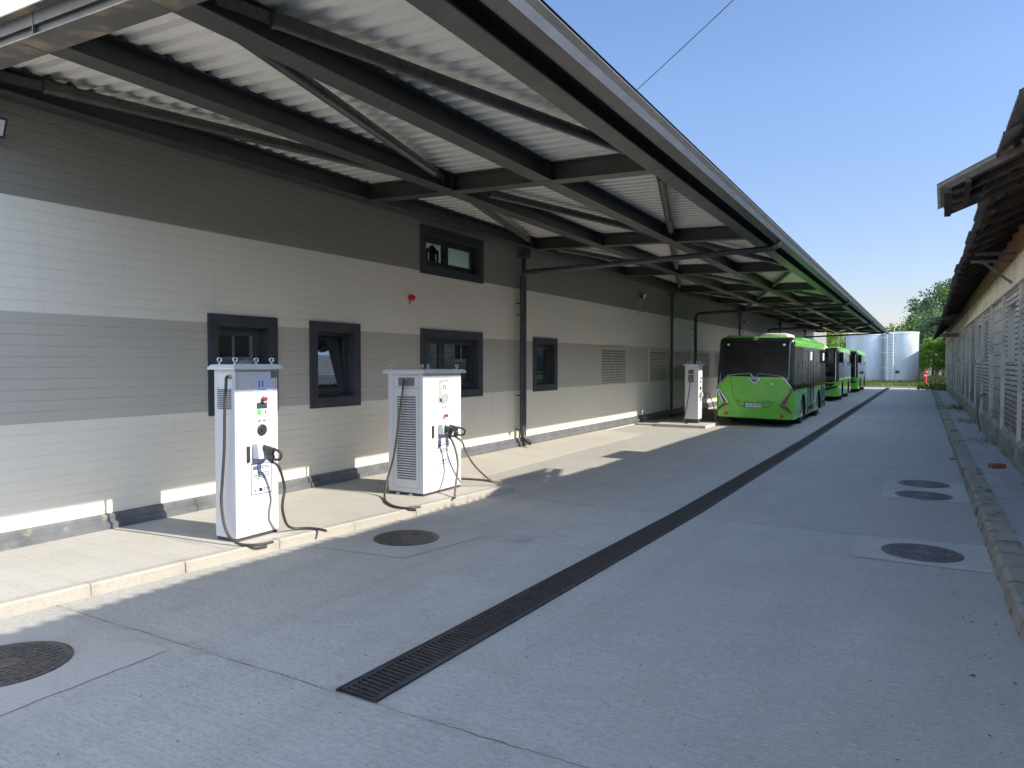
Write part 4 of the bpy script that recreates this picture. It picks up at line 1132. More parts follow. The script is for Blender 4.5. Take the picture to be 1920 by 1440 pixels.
for sx in (-1, 1):
    g = MB(); o = (0, -.001, 0)
    def pr(pts, d=.02, oo=-.001): g.prism([(sx*a, b) for a, b in pts], (0, -d, 0), (0, oo, 0))
    pr([(1.10, 1.19), (1.05, 1.15), (.97, 1.02), (.86, .86), (.74, .70), (.90, .685), (.95, .80), (1.0, .92), (1.07, 1.07), (1.115, 1.12)], .016)
    bz = g.build('tail_light', M['bustrim'], bus)
    g = MB(); pr([(1.07, 1.125), (1.04, 1.10), (.97, .985), (.88, .86), (.78, .715), (.865, .71), (.93, .84), (1.0, .97)], .008, -.0175)
    pr([(.70, .675), (.90, .665), (1.02, .56), (1.115, .43), (1.09, .44), (.86, .58)], .02)
    sub(g.build('red_lens', M['taillight'], bus), bz)
    g = MB(); g.tube([(sx*a, -.026, b) for a, b in ((1.105, 1.185), (1.05, 1.135), (.97, 1.005), (.86, .845), (.755, .70))], .009, 6)
    g.tube([(sx*a, -.026, b) for a, b in ((1.09, 1.09), (1.02, .96), (.95, .81), (.895, .695), (.755, .70))], .011, 6)
    sub(g.build('chrome_edge', M['chrome'], bus), bz)
    g = MB(); g.lathe([(.052, 0), (.052, -.012), (.04, -.018)], 20, (sx*.81, 0, .36), 'y'); rf = g.build('fog_reflector', M['reflector'], bus)
    g = MB(); g.lathe([(.036, 0), (.036, -.014), (.028, -.02)], 18, (sx*.80, .10, 2.45), 'y'); g.build('marker_lamp', M['paper'], bus)
    # mirrors and front lamps
    g = MB(); g.tube(spline([(sx*.90, BL-.12, 2.50), (sx*1.12, BL+.12, 2.52), (sx*1.22, BL+.12, 2.42)], 5), .022, 8); g.build('mirror_arm', M['bustrim'], bus)
    g = MB(); g.bevbox(min(sx*1.13, sx*1.34), max(sx*1.13, sx*1.34), BL+.02, BL+.16, 1.92, 2.44, .03); g.build('mirror', M['bustrim'], bus)
    g = MB(); y = BL+.0; g.prism([(sx*.35, .62), (sx*1.02, .78), (sx*1.08, .72), (sx*.55, .54), (sx*.40, .54)], (0, .02, 0), (0, BL-.005, 0)); g.build('headlight', M['bustrim'], bus)
    g = MB(); g.prism([(sx*.55, .50), (sx*1.04, .66), (sx*1.06, .62), (sx*.62, .45)], (0, .02, 0), (0, BL-.006, 0)); g.build('grille_blade', M['chrome'], bus)
g = MB(); g.box(-.075, .075, .085, .13, 2.575, 2.655); cm = g.build('rear_camera', M['bustrim'], bus)
g = MB(); 
for b in ((-.035, .035, 2.638, 2.648), (-.035, .035, 2.598, 2.608), (-.040, -.030, 2.600, 2.646), (.030, .040, 2.600, 2.646)): g.box(b[0], b[1], .080, .086, b[2], b[3])
sub(g.build('lens_ring', M['paper'], bus), cm)
g = MB(); g.box(-.26, .24, -.016, -.004, .585, .70); pl = g.build('number_plate', M['paper'], bus)
text_mesh('AG 50 CAG', .092, M['ink'], 'plate_text', bus, (.01, -.018, .642), FACE_YM, .0008, squeeze=.92, bold=.0015)
for o in list(bus.children):
    if o.name.startswith('plate_text'): o.parent = pl
g = MB(); g.box(-.26, -.235, -.017, -.0161, .587, .698); sub(g.build('plate_band', M['euro'], bus), pl)
g = MB()
for b in ((-.27, .25, .70, .71), (-.27, .25, .575, .585), (-.27, -.26, .585, .70), (.24, .25, .585, .70)): g.box(b[0], b[1], -.018, -.004, b[2], b[3])
sub(g.build('plate_frame', M['bustrim'], bus), pl)
g = MB(); g.box(.27, .42, -.006, 0, 1.26, 1.33); g.build('rear_socket', M['busgreen'], bus)
g = MB(); g.box(.31, .38, -.009, -.006, 1.285, 1.305); g.build('socket_slot', M['bustrim'], bus)
g = MB(); g.box(.47, .56, -.004, 0, 1.275, 1.315); g.build('rear_sticker', M['paper'], bus)
for x in (-.45, .42):
    g = MB(); g.ring((x, -.012, .78), .022, .005, 'y', 12, 6); g.build('tailgate_latch', M['bustrim'], bus)
g = MB()
for k in range(9): g.box(.10+k*.035, .125+k*.035, -.003, 0, .80, .812)
g.build('model_lettering', M['inklight'], bus)
# front: wipers, dark lower mask, route board
g = MB()
def fy(z): return BL-(max(0, z-1.0)*.12 if z > 1 else (1-z)*.05)
g.tube([(-.2, fy(1.0)+.02, 1.0), (.55, fy(1.25)+.03, 1.28)], .010, 6); g.tube([(.35, fy(1.0)+.02, 1.0), (.9, fy(1.4)+.03, 1.55)], .010, 6); g.build('wiper', M['bustrim'], bus)
g = MB(); g.prism([(-.8, .74), (.8, .74), (.95, .90), (-.95, .90)], (0, .012, 0), (0, BL-.012, 0)); g.build('front_mask', M['bustrim'], bus)
bus.rotation_euler = (0, R(1.0), R(.0)); bus.location = (-4.36, 22.12, -.02)
bus.location.z = .0
b2 = dup(bus, (-4.70, 47.6-.0, 0), R(180), 'green bus facing the camera, parked between the nearest bus and the farthest one')
b2.location = (-4.74, 46.6, 0); b2.rotation_euler = (0, 0, R(180.5))
b3 = dup(bus, (-4.66, 58.6, 0), R(180), 'farthest green bus, parked just in front of the steel tanks')
b3.rotation_euler = (0, 0, R(180))

# ------------------------------------------------------------------ old brick building on the right
rb = thing('brick_building', 'derelict white painted brick building with concrete posts and sagging old roof', 'building', (1.5, 0, 0))
RX = 1.5; RY0, RY1 = -14.0, 59.5
bay = 2.95; p0 = 15.15-10*bay
pil = [p0+i*bay for i in range(26) if p0+i*bay < RY1+1]
rnd = random.Random(11)
kinds = []
for i, y in enumerate(pil[:-1]):
    a, b = y+.10, pil[i+1]-.10
    k = ['window', 'blocks', 'shut', 'window', 'boards', 'window'][(i+2) % 6]
    # bay 10 starts at 15.15
    if i == 10: k = 'window'
    if i == 11: k = 'blocks'
    if i == 12: k = 'shut'
    kinds.append(k)
    z0, z1 = .56, 3.30
    if k == 'window':
        wa, wb = a+.45, b-.75 if i != 10 else b-.9
        wz0, wz1 = 2.02, 3.05
        wa, wb = b-1.75, b-.45
        g = MB()
        for (c, d, e, f) in ((a, wa, z0, z1), (wb, b, z0, z1), (wa, wb, z0, wz0), (wa, wb, wz1, z1)):
            g.add([(RX, c, e), (RX, d, e), (RX, d, f), (RX, c, f)], [(3, 2, 1, 0)])
        g.build('brick_panel', M['wbrick'], rb, fixn=False); g = MB()
        for (c, d) in ((wa, wa), (wb, wb)): g.add([(RX, c, wz0), (RX+.2, c, wz0), (RX+.2, c, wz1), (RX, c, wz1)], [(0, 1, 2, 3)])
        g.add([(RX, wa, wz0), (RX, wb, wz0), (RX+.2, wb, wz0), (RX+.2, wa, wz0)], [(0, 1, 2, 3)])
        g.add([(RX, wa, wz1), (RX, wb, wz1), (RX+.2, wb, wz1), (RX+.2, wa, wz1)], [(3, 2, 1, 0)])
        g.build('window_reveal', M['pilaster'], rb, fixn=False)
        g = MB(); f = .06; X = RX+.10; m = (wa+wb)/2
        g.box(X, X+.06, wa, wa+f, wz0, wz1); g.box(X, X+.06, wb-f, wb, wz0, wz1); g.box(X, X+.06, wa+f, wb-f, wz0, wz0+f); g.box(X, X+.06, wa+f, wb-f, wz1-f, wz1)
        g.box(X, X+.06, m-.03, m+.03, wz0+f, wz1-f)
        wfr = g.build('window', M['whiteframe'], rb)
        g = MB(); g.box(X+.03, X+.036, wa+f, m-.03, wz0+f, wz1-f); g.box(X+.03, X+.036, m+.03, wb-f, wz0+f, wz1-f); sub(g.build('pane', M['glass'], rb), wfr)
        g = MB(); g.box(RX-.03, RX+.02, wa-.08, wb+.08, wz0-.09, wz0-.01); sub(g.build('sill', M['pilaster'], rb), wfr)
    else:
        g = MB(); zt = z1 if k != 'blocks' else 3.0
        X = RX+(.02 if k == 'blocks' else 0)
        g.add([(X, a, z0), (X, b, z0), (X, b, z1), (X, a, z1)], [(3, 2, 1, 0)])
        mt = {'blocks': 'blocks', 'shut': 'wbrick', 'boards': 'boards'}[k]
        g.build('block_panel' if k == 'blocks' else 'brick_panel', M[mt], rb, fixn=False)
        if k == 'shut':
            wa, wb = b-1.2, b-.5
            g = MB(); g.box(RX-.012, RX+.01, wa, wb, 2.0, 3.05); g.build('window', M['boards'], rb)['label'] = 'rendered over window'
for i, y in enumerate(pil):
    w = rnd.choice((.11, .12, .14)); e = rnd.uniform(-.005, .012)
    g = MB(); g.box(RX-.045+e, RX+.05, y-w, y+w, .35, 3.30); g.build('pilaster', M['pilaster'], rb)
def eave(Y):
    pts = [(-14, .73, 4.35), (5.4, .728, 4.33), (9.5, .668, 4.12), (13, .63, 3.99), (18, .62, 3.95), (24, .638, 3.91), (30, .64, 3.78), (38, .64, 3.62), (50, .62, 3.55), (60, .60, 3.5)]
    for (a, xa, za), (b, xb, zb_) in zip(pts, pts[1:]):
        if Y <= b: t = (Y-a)/(b-a); return xa+(xb-xa)*t, za+(zb_-za)*t
    return pts[-1][1:]
def rs(Y): ex, ez = eave(Y); return max(.5, (4.42-ez)/(RX-ex))
g = MB(); g.box(RX-.075, RX+.1, RY0, RY1, 3.30, 3.375); g.box(RX-.06, RX+.1, RY0, RY1, 3.375, 3.79); g.build('lintel_band', M['lintel'], rb)
g = MB(); n = 24
for i in range(n):
    a = RY0+(RY1-RY0)*i/n; b = RY0+(RY1-RY0)*(i+1)/n
    g.add([(RX-.03, a, 3.79), (RX-.03, b, 3.79), (RX-.03, b, eave(b)[1]+rs(b)*(RX-eave(b)[0])), (RX-.03, a, eave(a)[1]+rs(a)*(RX-eave(a)[0]))], [(3, 2, 1, 0)])
g.add([(RX-.03, RY1, .1), (8, RY1, .1), (8, RY1, 6.7), (RX-.03, RY1, 4.0)], [(0, 1, 2, 3)])
g.add([(RX-.03, RY0, .1), (8, RY0, .1), (8, RY0, 7.5), (RX-.03, RY0, 4.8)], [(3, 2, 1, 0)])
g.build('upper_brick', M['obrick'], rb, fixn=False)
g = MB(); seg = 90; rows_ = [(1.40, .0), (1.405, .30), (1.42, .50), (1.50, .60), (1.52, .60)]
for i in range(seg):
    a = RY0+(RY1-RY0)*i/seg; b = RY0+(RY1-RY0)*(i+1)/seg
    ja = [.03*math.sin(i*2.1+k)*(k in (1, 2)) for k in range(5)]; jb = [.03*math.sin((i+1)*2.1+k)*(k in (1, 2)) for k in range(5)]
    for k in range(4):
        g.add([(rows_[k][0]+ja[k], a, rows_[k][1]), (rows_[k][0]+jb[k], b, rows_[k][1]), (rows_[k+1][0]+jb[k+1], b, rows_[k+1][1]), (rows_[k+1][0]+ja[k+1], a, rows_[k+1][1])], [(3, 2, 1, 0)])
g.build('plinth', M['plinth'], rb, fixn=False)
# roof sheets: corrugated, in jittered sheets ~1.05 m wide
g = MB(); y = RY0; cw = .146; kk = 0; rz = random.Random(5)
while y < RY1+.3:
    sw = 7*cw; ex, ez = eave(y+sw/2)
    jx = rz.uniform(-.03, .03); jz = rz.uniform(-.006, .006)
    sl_ = rs(y+sw/2); xe = ex+jx; ze = ez+sl_*jx+jz; xr = 6.5
    xm = 1.9; zm = ez+sl_*(xm-ex)+.01; zr = zm+.5*(xr-xm)
    for c in range(8):
        for s in range(6 if c < 7 else 3):
            a = c*cw+cw*s/6; b = c*cw+cw*(s+1)/6
            hh = .004 if kk % 2 else -.003
            da = .024*math.cos(2*PI*s/6)+hh; db = .024*math.cos(2*PI*(s+1)/6)+hh
            ya, yb_ = y+a, y+b
            g.add([(xe, ya, ze+da), (xe, yb_, ze+db), (xm, yb_, zm+db), (xm, ya, zm+da)], [(0, 1, 2, 3)])
            g.add([(xe, ya, ze+da-.008), (xe, yb_, ze+db-.008), (xe, yb_, ze+db), (xe, ya, ze+da)], [(0, 1, 2, 3)])
    g.add([(xm-.02, y-.01, zm+.02), (xm-.02, y+sw+.03, zm+.02), (xr, y+sw+.03, zr), (xr, y-.01, zr)], [(0, 1, 2, 3)])
    y += sw; kk += 1
g.build('roof', M['asb'], rb, fixn=False)
# rafters and battens under the eave
g = MB()
ya = RY0
battens = []
while ya < RY1-2:
    yb_ = ya+2.2
    for off in (.16, .48, .80):
        ea, eb = eave(ya), eave(yb_)
        g.bar((ea[0]+off, ya, ea[1]+off*rs(ya)-.045), (eb[0]+off, yb_, eb[1]+off*rs(yb_)-.045), .05, .035)
    ya = yb_
g.build('batten', M['wood'], rb)
y = 3.0; k = 0
while y < RY1 and k < 60:
    ex, ez = eave(y); g = MB()
    g.bar((ex+.12+rnd.uniform(-.05, .05), y, ez-.03+.12*rs(y)-.05), (RX+.2, y, ez+(RX+.2-ex)*rs(y)-.10), .07, .09)
    g.build('rafter', M['wood'], rb); y += .98; k += 1
g = MB()    # soffit boarding over the wall head
ya = RY0
while ya < RY1:
    yb_ = min(RY1, ya+1.9); ea, eb = eave(ya), eave(yb_)
    g.add([(ea[0]+.30, ya, ea[1]+.30*rs(ya)-.065), (eb[0]+.30, yb_, eb[1]+.30*rs(yb_)-.065), (RX+.3, yb_, eb[1]+rs(yb_)*(RX+.3-eb[0])-.065), (RX+.3, ya, ea[1]+rs(ya)*(RX+.3-ea[0])-.065)], [(0, 1, 2, 3)])
    ya = yb_
g.build('soffit_board', M['wood'], rb, fixn=False)
# lifted awning of old sheets
def awn(A, B, D, name, lab=None):
    """loose corrugated sheets: tip edge A-B, running back along D"""
    A, B, D = Vector(A), Vector(B), Vector(D); g = MB(); n = int((B-A).length/(cw/6)); E_ = (B-A)/n
    for i in range(n):
        a = A+E_*i; b = A+E_*(i+1); da = Vector((0, 0, .022*math.cos(2*PI*i/6))); db = Vector((0, 0, .022*math.cos(2*PI*(i+1)/6))); dn = Vector((0, 0, -.01))
        ra = .05*(rnd.random()-.5)
        g.add([a+da, b+db, b+db+D, a+da+D], [(0, 1, 2, 3)]); g.add([a+da+dn, b+db+dn, b+db+D+dn, a+da+D+dn], [(3, 2, 1, 0)]); g.add([a+da+dn, b+db+dn, b+db, a+da], [(0, 1, 2, 3)])
    o = g.build(name, M['asb'], rb, fixn=False)
    if lab: o['label'] = lab
    d = D.normalized(); u = (B-A).normalized(); g = MB()
    for k in (.06, .42, .80):
        p = A.lerp(B, k)+d*.28+Vector((0, 0, -.07)); g.bar(p, A.lerp(B, k)+D+Vector((0, 0, -.07)), .06, .08)
    g.bar(A+d*.34-u*.02+Vector((0, 0, -.13)), B+d*.34+u*.04+Vector((0, 0, -.13)), .08, .07)
    g.bar(A+d*.9+Vector((0, 0, -.12)), B+d*.9+Vector((0, 0, -.12)), .06, .06)
    q = B+u*.22+Vector((0, 0, -.06)); g.bar(q+d*.30, q+D*.95, .06, .09); g.bar(B+d*.34+Vector((0, 0, -.10)), q+d*.34, .07, .07)
    sub(g.build('awning_frame', M['wood'], rb), o)
    return o
awn((.135, 10.75, 4.18), (.17, 12.25, 4.16), (.84, -2.30, -.06), 'awning', 'nearest loose sheet awning jutting out past the eave')
awn((.20, 37.6, 3.80), (.24, 39.0, 3.78), (.9, -2.2, -.05), 'awning')
awn((.33, 33.6, 3.72), (.35, 34.3, 3.72), (.8, -1.4, .02), 'awning')
# small brick chimney (its shadow falls on the yard)
g = MB(); g.box(1.62, 2.02, 14.25, 15.45, 4.3, 4.92); g.box(1.58, 2.06, 14.21, 15.49, 4.90, 4.97); g.build('chimney', M['obrick'], rb)
# steel brackets
for (yy, zz) in ((16.0, 3.86),):
    g = MB(); g.bar((.84, yy, zz+.09), (RX-.03, yy-.02, zz+.05), .05, .055); g.bar((.79, yy+.25, zz-.03), (RX-.03, yy+.22, zz-.06), .05, .05); g.bar((.98, yy+.25, zz-.05), (RX-.05, yy+.22, zz-.48), .04, .045)
    g.build('eave_bracket', M['steelgrey'], rb)
g = MB(); g.bar((.76, 38.8, 3.18), (RX+.05, 38.8, 3.20), .18, .16); g.build('old_beam', M['woodgrey'], rb)

# bits on / by the right wall
def bent_cable(pts, label):
    g = MB(); g.tube(spline(pts, 6), .012, 6); g.smooth = True
    return tag(g.build('loose_cable', M['wire'], origin=pts[0]), label, 'cable')
bent_cable([(1.48, 22.5, 1.05), (1.40, 22.4, 1.08), (1.30, 22.2, .95), (1.27, 22.1, .6), (1.33, 22.0, .14)], 'bent black cable sticking out of the white brick wall')
bent_cable([(1.42, 58.5, 1.3), (1.25, 58.6, .9), (1.05, 58.4, .45), (.95, 58.2, .05)], 'drooping black cable at the far end of the derelict building')
g = MB(); g.bevbox(-.12, .12, -.06, .06, 0, .075, .012); o = g.build('loose_brick', M['brickred'], origin=(0, 0, 0)); o.location = (1.13, 14.55, .125); o.rotation_euler = (0, 0, .5)
tag(o, 'single broken red brick lying on the right sidewalk', 'brick')
# leaves and crumbs on the yard (uncountable)
g = MB(); rl = random.Random(21)
def crumb(x, y, z, s):
    a = rl.uniform(0, PI); ca, sa = math.cos(a), math.sin(a); w = s*rl.uniform(.3, .7); h = s*rl.uniform(.1, .35)
    vs = [(-s, 0), (0, -w), (s, 0), (0, w)]
    g.add([(x+p*ca-q*sa, y+p*sa+q*ca, z+(h if k % 2 else .001)) for k, (p, q) in enumerate(vs)]+[(x, y, z+h*1.2)], [(0, 1, 4), (1, 2, 4), (2, 3, 4), (3, 0, 4)])
for i in range(260):
    x = rl.uniform(-5.3, .5); y = abs(rl.gauss(0, 4))+1.6; crumb(x, y, .002, rl.uniform(.004, .011))
for i in range(70): crumb(rl.uniform(.25, .6), rl.uniform(3, 22), .002, rl.uniform(.008, .02))
for i in range(60): crumb(rl.uniform(.9, 1.4), rl.uniform(9, 26), .127, rl.uniform(.008, .025))
for i in range(40): crumb(rl.uniform(-7.5, -5.9), rl.uniform(2, 9), .102, rl.uniform(.004, .01))
tag(g.build('leaf_litter', M['wood']), 'scattered tiny dead leaves and crumbs on the concrete', 'litter', kind='stuff')
g = MB(); g.add([(-.03, -.01, 0), (.04, -.02, .01), (.045, .02, .004), (-.02, .025, .012)], [(0, 1, 2, 3)]); o = g.build('paper_scrap', M['trash'], origin=(0, 0, 0)); o.location = (1.38, 15.9, .15); tag(o, 'white paper scrap at the foot of the plinth', 'litter')
g = MB(); g.tube([(-.05, 0, .012), (.05, .01, .012)], .012, 8); o = g.build('bolt_stub', M['iron'], origin=(0, 0, 0)); o.location = (.55, 16.5, .0); tag(o, 'short dark metal stub lying by the right kerb', 'scrap')

# ------------------------------------------------------------------ tanks
def tank(x, y, r, h, label, ladder=False, facets=40):
    t = thing('steel_tank', label, 'tank', (x, y, 0), 0, 'galvanised steel tanks at the end of the yard', world=False)
    g = MB(); pf = [(r, -.05)]
    nb = 4
    for i in range(nb): z1 = h*(i+1)/nb; pf += [(r, z1-.02), (r+.012, z1-.015), (r+.012, z1+.005), (r, z1+.01)]
    pf = [p for p in pf if p[1] < h]+[(r, h)]
    g.lathe(pf, 64, caps=False); g.smooth = True; g.build('shell', M['tank'], t)
    g = MB(); g.lathe([(r+.05, h-.12), (r+.05, h+.02), (r-.05, h+.03), (0.01, h+.08)], 64, caps=False); g.smooth = True; g.build('rim', M['tankband'], t)
    g = MB(); 
    for k in range(int(2*PI*r/.9)):
        a = k*.9/r; g.box(-.004, .004, -.012, .012, 0, h-.12, Matrix.Rotation(a, 4, 'Z') @ Matrix.Translation((r+.004, 0, 0)))
    g.build('plate_seam', M['tank'], t)
    if ladder:
        a = math.atan2(-.78, -.62)+.15; T = Matrix.Rotation(a, 4, 'Z') @ Matrix.Translation((r+.18, 0, 0))
        g = MB(); g.box(-.02, .02, .27, .33, 0, h, T); g.box(-.02, .02, -.33, -.27, 0, h, T)
        for k in range(int(h/.3)): g.box(-.012, .012, -.27, .27, .3*k+.2, .3*k+.225, T)
        for k in range(3): g.box(-.18, 0, .28, .32, h*(.3+.3*k), h*(.3+.3*k)+.04, T); g.box(-.02, .02, -.9, -.3, h*(.3+.3*k)-.02, h*(.3+.3*k)+.02, T)
        g.build('ladder', M['ladder'], t)
    g = MB(); a = math.atan2(-1, -.15); T = Matrix.Rotation(a, 4, 'Z') @ Matrix.Translation((r, 0, 0)); g.box(0, .08, -.16, .16, .95, 1.2, T); g.build('valve_box', M['blackp'], t)
    return t
tank(-1.78, 78.6, 1.52, 4.85, 'shiny steel water tank on the right, with white ladder on its left side', True)
tank(-4.72, 79.6, 1.95, 4.75, 'shiny steel water tank on the left, partly behind the farthest bus')

# hydrant
t = thing('fire_hydrant', 'red fire hydrant standing in the grass at the end of the yard', 'hydrant', (.30, 68.5, 0), world=False)
g = MB(); g.lathe([(.14, 0), (.14, .05), (.09, .07), (.09, .72), (.12, .74), (.12, .80)], 18); g.smooth = True; g.build('barrel', M['hydrant'], t)
g = MB(); g.lathe([(.10, .80), (.10, .98)], 16); g.build('neck', M['chrome'], t)
g = MB(); g.lathe([(.13, .98), (.15, 1.02), (.15, 1.16), (.10, 1.25), (.03, 1.29), (.03, 1.33)], 18); g.smooth = True; g.build('bonnet', M['hydrant'], t)
for s in (-1, 1):
    g = MB(); g.lathe([(.06, s*.1), (.06, s*.24), (.075, s*.24), (.075, s*.28)], 14, (0, 0, 1.08), 'x'); g.build('outlet', M['hydrant'], t)

# end kerb
g = MB(); g.box(-7.7, 1.4, 63.0, 63.2, -.05, .10); struct(g.build('kerb_end', M['found']))

# grass at the end and weeds
def blades(g, n, fx, fy_, zb_, h, rr):
    for i in range(n):
        x, y = fx(), fy_(); a = rr.uniform(0, PI*2); w = h*.09; hh = h*rr.uniform(.4, 1.2); lx, ly = rr.gauss(0, .3)*hh, rr.gauss(0, .3)*hh
        dx, dy = w*math.cos(a), w*math.sin(a)
        g.add([(x-dx, y-dy, zb_), (x+dx, y+dy, zb_), (x+lx*.5+dx*.6, y+ly*.5+dy*.6, zb_+hh*.6), (x+lx, y+ly, zb_+hh), (x+lx*.5-dx*.6, y+ly*.5-dy*.6, zb_+hh*.6)], [(0, 1, 2, 3, 4)])
rg = random.Random(4)
g = MB(); blades(g, 9000, lambda: rg.uniform(-8, 5), lambda: rg.uniform(63.3, 86), -.06, .42, rg)
tag(g.build('grass', M['grassblade'], fixn=False), 'rough green grass around the tanks', 'grass', kind='stuff')
g = MB(); blades(g, 1300, lambda: rg.gauss(1.5, .6), lambda: rg.uniform(72, 84), -.06, .75, rg)
tag(g.build('tall_grass', M['drygrass'], fixn=False), 'tall pale dry grass behind the red hydrant', 'grass', kind='stuff')
def weed(x, y, n, h, spread, label, z=.12, mat='grassblade'):
    r = random.Random(int(x*100+y*10)); g = MB(); blades(g, n, lambda: r.gauss(0, spread*.35), lambda: r.gauss(0, spread), 0, h, r)
    o = g.build('weed_clump', M[mat], origin=(0, 0, 0), fixn=False); o.location = (x, y, z)
    tag(o, label, 'weeds', None, 'stuff')
weed(1.36, 10.6, 200, .06, .28, 'low dry weed clump by the right wall, nearest to the camera', mat='drygrass')
weed(1.34, 12.7, 120, .05, .35, 'dry weed clump behind the loose red brick, by the right wall', mat='drygrass')
weed(1.36, 19.4, 200, .07, .5, 'dark green weed clump spreading over the right sidewalk mid way')
weed(1.38, 25.5, 140, .09, .6, 'weed clump at the wall beyond the bent black cable')
weed(1.36, 33, 200, .14, .9, 'small green weeds at the wall foot further along')
weed(1.2, 57.0, 500, .45, 1.6, 'leafy weeds at the far corner of the derelict building')

# ------------------------------------------------------------------ trees
def crown(g, rr, cx, cy, cz, rx, ry_, rz_, nclump, per, leaf, holes=.25):
    for c in range(nclump):
        th = rr.uniform(0, 2*PI); ph = math.acos(rr.uniform(-.75, 1)); k = rr.uniform(.45, 1.0)**.6
        x = cx+rx*k*math.sin(ph)*math.cos(th); y = cy+ry_*k*math.sin(ph)*math.sin(th); z = cz+rz_*k*math.cos(ph)
        cr = min(rx, rz_)*rr.uniform(.16, .34)
        for i in range(per):
            dx, dy, dz = rr.gauss(0, cr*.55), rr.gauss(0, cr*.55), rr.gauss(0, cr*.42)
            s = leaf*rr.uniform(.55, 1.3); n = Vector((rr.gauss(0, 1), rr.gauss(0, 1), rr.gauss(.5, .8))).normalized()
            u = n.orthogonal().normalized(); u.rotate(Matrix.Rotation(rr.uniform(0, 6.28), 3, n)); v = n.cross(u)
            p = Vector((x+dx, y+dy, z+dz)); g.add([p-u*s, p-v*s*.55, p+u*s, p+v*s*.55], [(0, 1, 2, 3)])
def tree(x, y, h, rx, trunk, mat, label, nclump=70, per=42, leaf=.16, seed=1, cz=None, rz_=None, kind='tree', name='tree', group='trees beyond the yard'):
    t = thing(name, label, kind, (x, y, -.06), 0, group, world=False); rr = random.Random(seed)
    rz_ = rz_ or h*.38; cz = cz or h-rz_
    g = MB(); g.tube([(0, 0, 0), (.05*h*.1, 0, h*.3), (.1, .05, h*.55), (.1, 0, h*.85)], [trunk, trunk*.8, trunk*.5, trunk*.15], 8)
    for i in range(7):
        z0 = h*rr.uniform(.25, .6); a = rr.uniform(0, 6.28); r = rx*rr.uniform(.5, .85)
        g.tube([(.06, 0, z0), (r*.5*math.cos(a), r*.5*math.sin(a), z0+h*.1), (r*math.cos(a), r*math.sin(a), z0+h*.22)], [trunk*.45, trunk*.28, trunk*.08], 6)
    g.smooth = True; g.build('trunk', M['bark'], t)
    g = MB(); crown(g, rr, 0, 0, cz, rx, rx, rz_, nclump, per, leaf); g.build('crown', M[mat], t, fixn=False)
    return t
tree(2.6, 112, 13.0, 3.1, .3, 'leafdark', 'tall dark green tree on the right, highest above the tanks', 110, 60, .20, 1, rz_=5.6)
tree(5.4, 108, 14.0, 3.4, .3, 'leafmid', 'tall lighter green tree rising just left of the derelict eave', 100, 60, .20, 9, rz_=5.8)
tree(.1, 116, 11.3, 2.5, .25, 'leafdark', 'mid height dark tree left of the tallest tree', 80, 55, .20, 2, rz_=4.6)
tree(-2.9, 104, 6.9, 2.2, .2, 'leafmid', 'low round yellow green tree showing just over the tank rim', 60, 50, .17, 3, rz_=2.4)
tree(-.2, 100, 7.4, 2.3, .2, 'leafmid', 'low green tree between the tank rim and the dark trees', 60, 50, .17, 5, rz_=2.8)
tree(1.5, 95, 9.0, 2.6, .22, 'leafdark', 'dark leafy tree filling the gap right of the tank', 90, 55, .17, 4, rz_=4.4)
tree(3.5, 96, 9.0, 2.6, .22, 'leafdark', 'dark tree close behind the derelict building end', 80, 50, .17, 14, rz_=4.4)
tree(1.0, 87.5, 5.0, 1.35, .15, 'leafbright', 'bright green bushy tree to the right of the tank', 70, 60, .10, 6, rz_=2.3)
tree(2.6, 88, 5.4, 1.5, .15, 'leafbright', 'bright green bushy tree partly behind the derelict wall', 60, 60, .10, 16, rz_=2.5)
tree(-8.2, 90, 6.2, 1.9, .2, 'leafbright', 'yellow green tree left of the tanks seen above the middle bus', 80, 60, .12, 7, rz_=2.8)
tree(-10.8, 92, 7.4, 2.3, .2, 'leafmid', 'green tree behind the warehouse end, left of the yellow green tree', 80, 60, .13, 8, rz_=3.2)
tree(-5.5, 99, 5.2, 2.2, .2, 'leafmid', 'green tree hidden mostly behind the left tank', 50, 40, .15, 18, rz_=2.2)
# fence
t = thing('wire_fence', 'green wire fence between the grass and the trees right of the tank', 'fence', (0, 84.5, 0), world=False)
for x in (-.1, 1.1, 2.3):
    g = MB(); g.box(x-.03, x+.03, -.03, .03, -.05, 1.6); g.build('fence_post', M['fence'], t)
g = MB()
for k in range(26): g.tube([(-.1+k*.1, 0, 0), (-.1+k*.1, 0, 1.5)], .004, 4)
for k in range(8): g.tube([(-.1, 0, .05+k*.2), (2.4, 0, .05+k*.2)], .004, 4)
g.build('mesh_panel', M['fence'], t)
# shed behind the derelict building
t = thing('shed', 'low brick shed with dark eave glimpsed behind the derelict building', 'building', (2.1, 70, 0), world=False)
g = MB(); g.box(0.3, 5, 0, 18, -.05, 4.4); g.build('wall', M['wbrick'], t)
g = MB(); g.prism([(-.35, 4.32), (5.3, 4.9), (5.3, 5.05), (-.35, 4.47)], (0, 18.4, 0), (0, -.2, 0)); g.build('roof', M['asb'], t)
# hill
g = MB(); n = 80; hz = random.Random(8)
prof_ = []
for i in range(n+1):
    u = i/n; x = -420+u*900; h = 46+14*math.sin(u*5+1.2)+7*math.sin(u*13)+3*math.sin(u*37)
    prof_.append((x, h*(.55+.45*math.sin(PI*u))))
vs = []
for x, h in prof_: vs += [(x, 900, -1), (x, 960, h*.55), (x, 1080, h), (x, 1300, -1)]
fs = []
for i in range(n):
    for k in range(3): fs.append((i*4+k, (i+1)*4+k, (i+1)*4+k+1, i*4+k+1))
g.add(vs, fs); g.smooth = True; struct(g.build('hill', M['hill']))

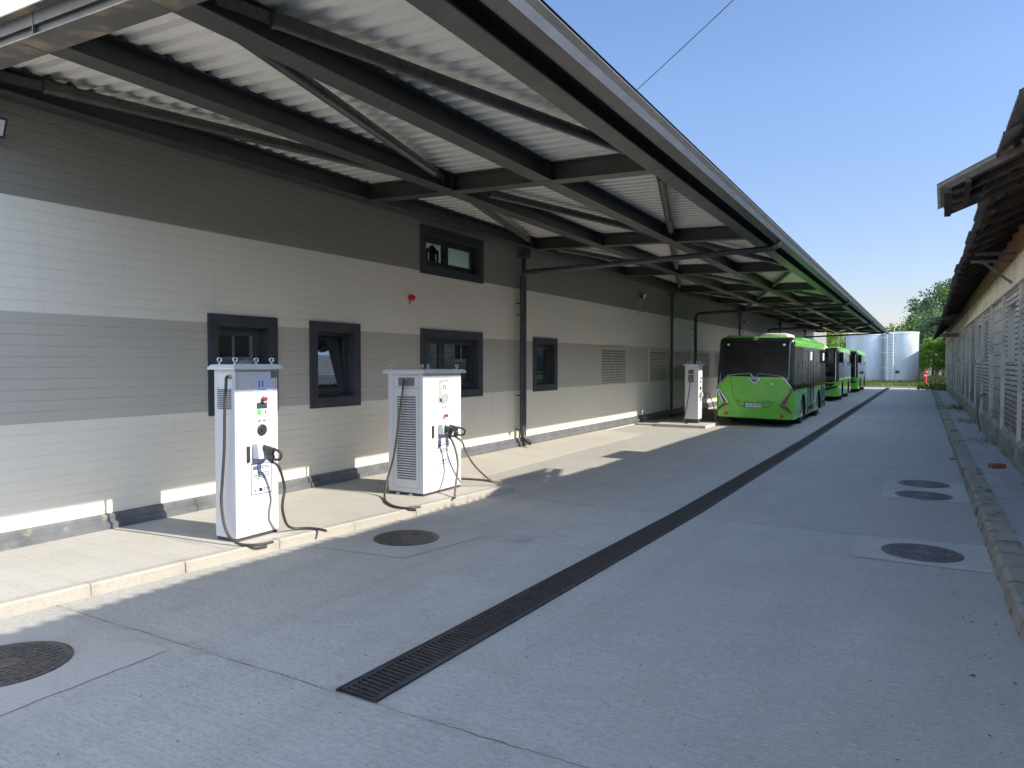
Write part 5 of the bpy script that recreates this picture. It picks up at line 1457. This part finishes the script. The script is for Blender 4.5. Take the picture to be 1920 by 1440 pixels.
# ------------------------------------------------------------------ light, sky, camera
sund = Vector((1, .115, .69)).normalized()
S.cycles.diffuse_bounces = 10; S.cycles.max_bounces = 14; S.cycles.glossy_bounces = 6
L = bpy.data.lights.new('sun', 'SUN'); L.energy = 2.2; L.angle = R(.53); L.color = (1, .93, .82)
lo = bpy.data.objects.new('sun', L); C.objects.link(lo); lo.rotation_euler = sund.to_track_quat('Z', 'Y').to_euler()
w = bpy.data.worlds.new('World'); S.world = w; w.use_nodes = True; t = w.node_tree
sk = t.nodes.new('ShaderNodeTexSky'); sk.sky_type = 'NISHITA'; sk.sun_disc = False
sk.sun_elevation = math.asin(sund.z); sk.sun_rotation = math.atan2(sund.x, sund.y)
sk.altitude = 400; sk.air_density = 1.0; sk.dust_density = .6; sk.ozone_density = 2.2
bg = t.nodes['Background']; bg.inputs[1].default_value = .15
wn = NB(t)   # sky dimmed near the horizon; added bright fill overhead and behind the camera
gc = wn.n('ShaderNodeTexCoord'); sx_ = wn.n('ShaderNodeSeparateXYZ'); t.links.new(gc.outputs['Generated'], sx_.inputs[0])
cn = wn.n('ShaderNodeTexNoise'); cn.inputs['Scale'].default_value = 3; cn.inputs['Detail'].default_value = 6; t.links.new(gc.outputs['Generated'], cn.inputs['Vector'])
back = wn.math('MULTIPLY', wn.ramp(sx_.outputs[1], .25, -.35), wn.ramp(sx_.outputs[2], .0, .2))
sky_fill = wn.math('MULTIPLY', wn.math('MAXIMUM', wn.ramp(sx_.outputs[2], .46, .80), back), wn.ramp(cn.outputs['Fac'], .3, .7, .7, 1.0))
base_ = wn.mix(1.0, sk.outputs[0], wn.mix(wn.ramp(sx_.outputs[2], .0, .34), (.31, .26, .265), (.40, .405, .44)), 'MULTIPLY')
t.links.new(wn.mix(sky_fill, base_, wn.mix(1.0, sk.outputs[0], (1.72, 1.62, 1.52), 'MULTIPLY')), bg.inputs[0])
cam = bpy.data.cameras.new('camera'); co = bpy.data.objects.new('camera', cam); C.objects.link(co); S.camera = co
f = 1340.; yaw = math.atan2(768, f); pit = math.atan2(39, f)
Fv = Vector((-math.sin(yaw)*math.cos(pit), math.cos(yaw)*math.cos(pit), -math.sin(pit)))
Rv = Vector((math.cos(yaw), math.sin(yaw), 0)); Uv = Rv.cross(Fv)
mt = Matrix((Rv, Uv, -Fv)).transposed().to_4x4(); mt.translation = (0, 0, 1.9); co.matrix_world = mt
cam.sensor_width = 36; cam.lens = 36*f/1920; cam.clip_start = .05; cam.clip_end = 5000
S.render.resolution_x = 1024; S.render.resolution_y = 768
S.view_settings.view_transform = 'Standard'; S.view_settings.look = 'None'; S.view_settings.exposure = 1.86; S.view_settings.gamma = 1
for o in bpy.data.objects:
    if '_o' in o: del o['_o']
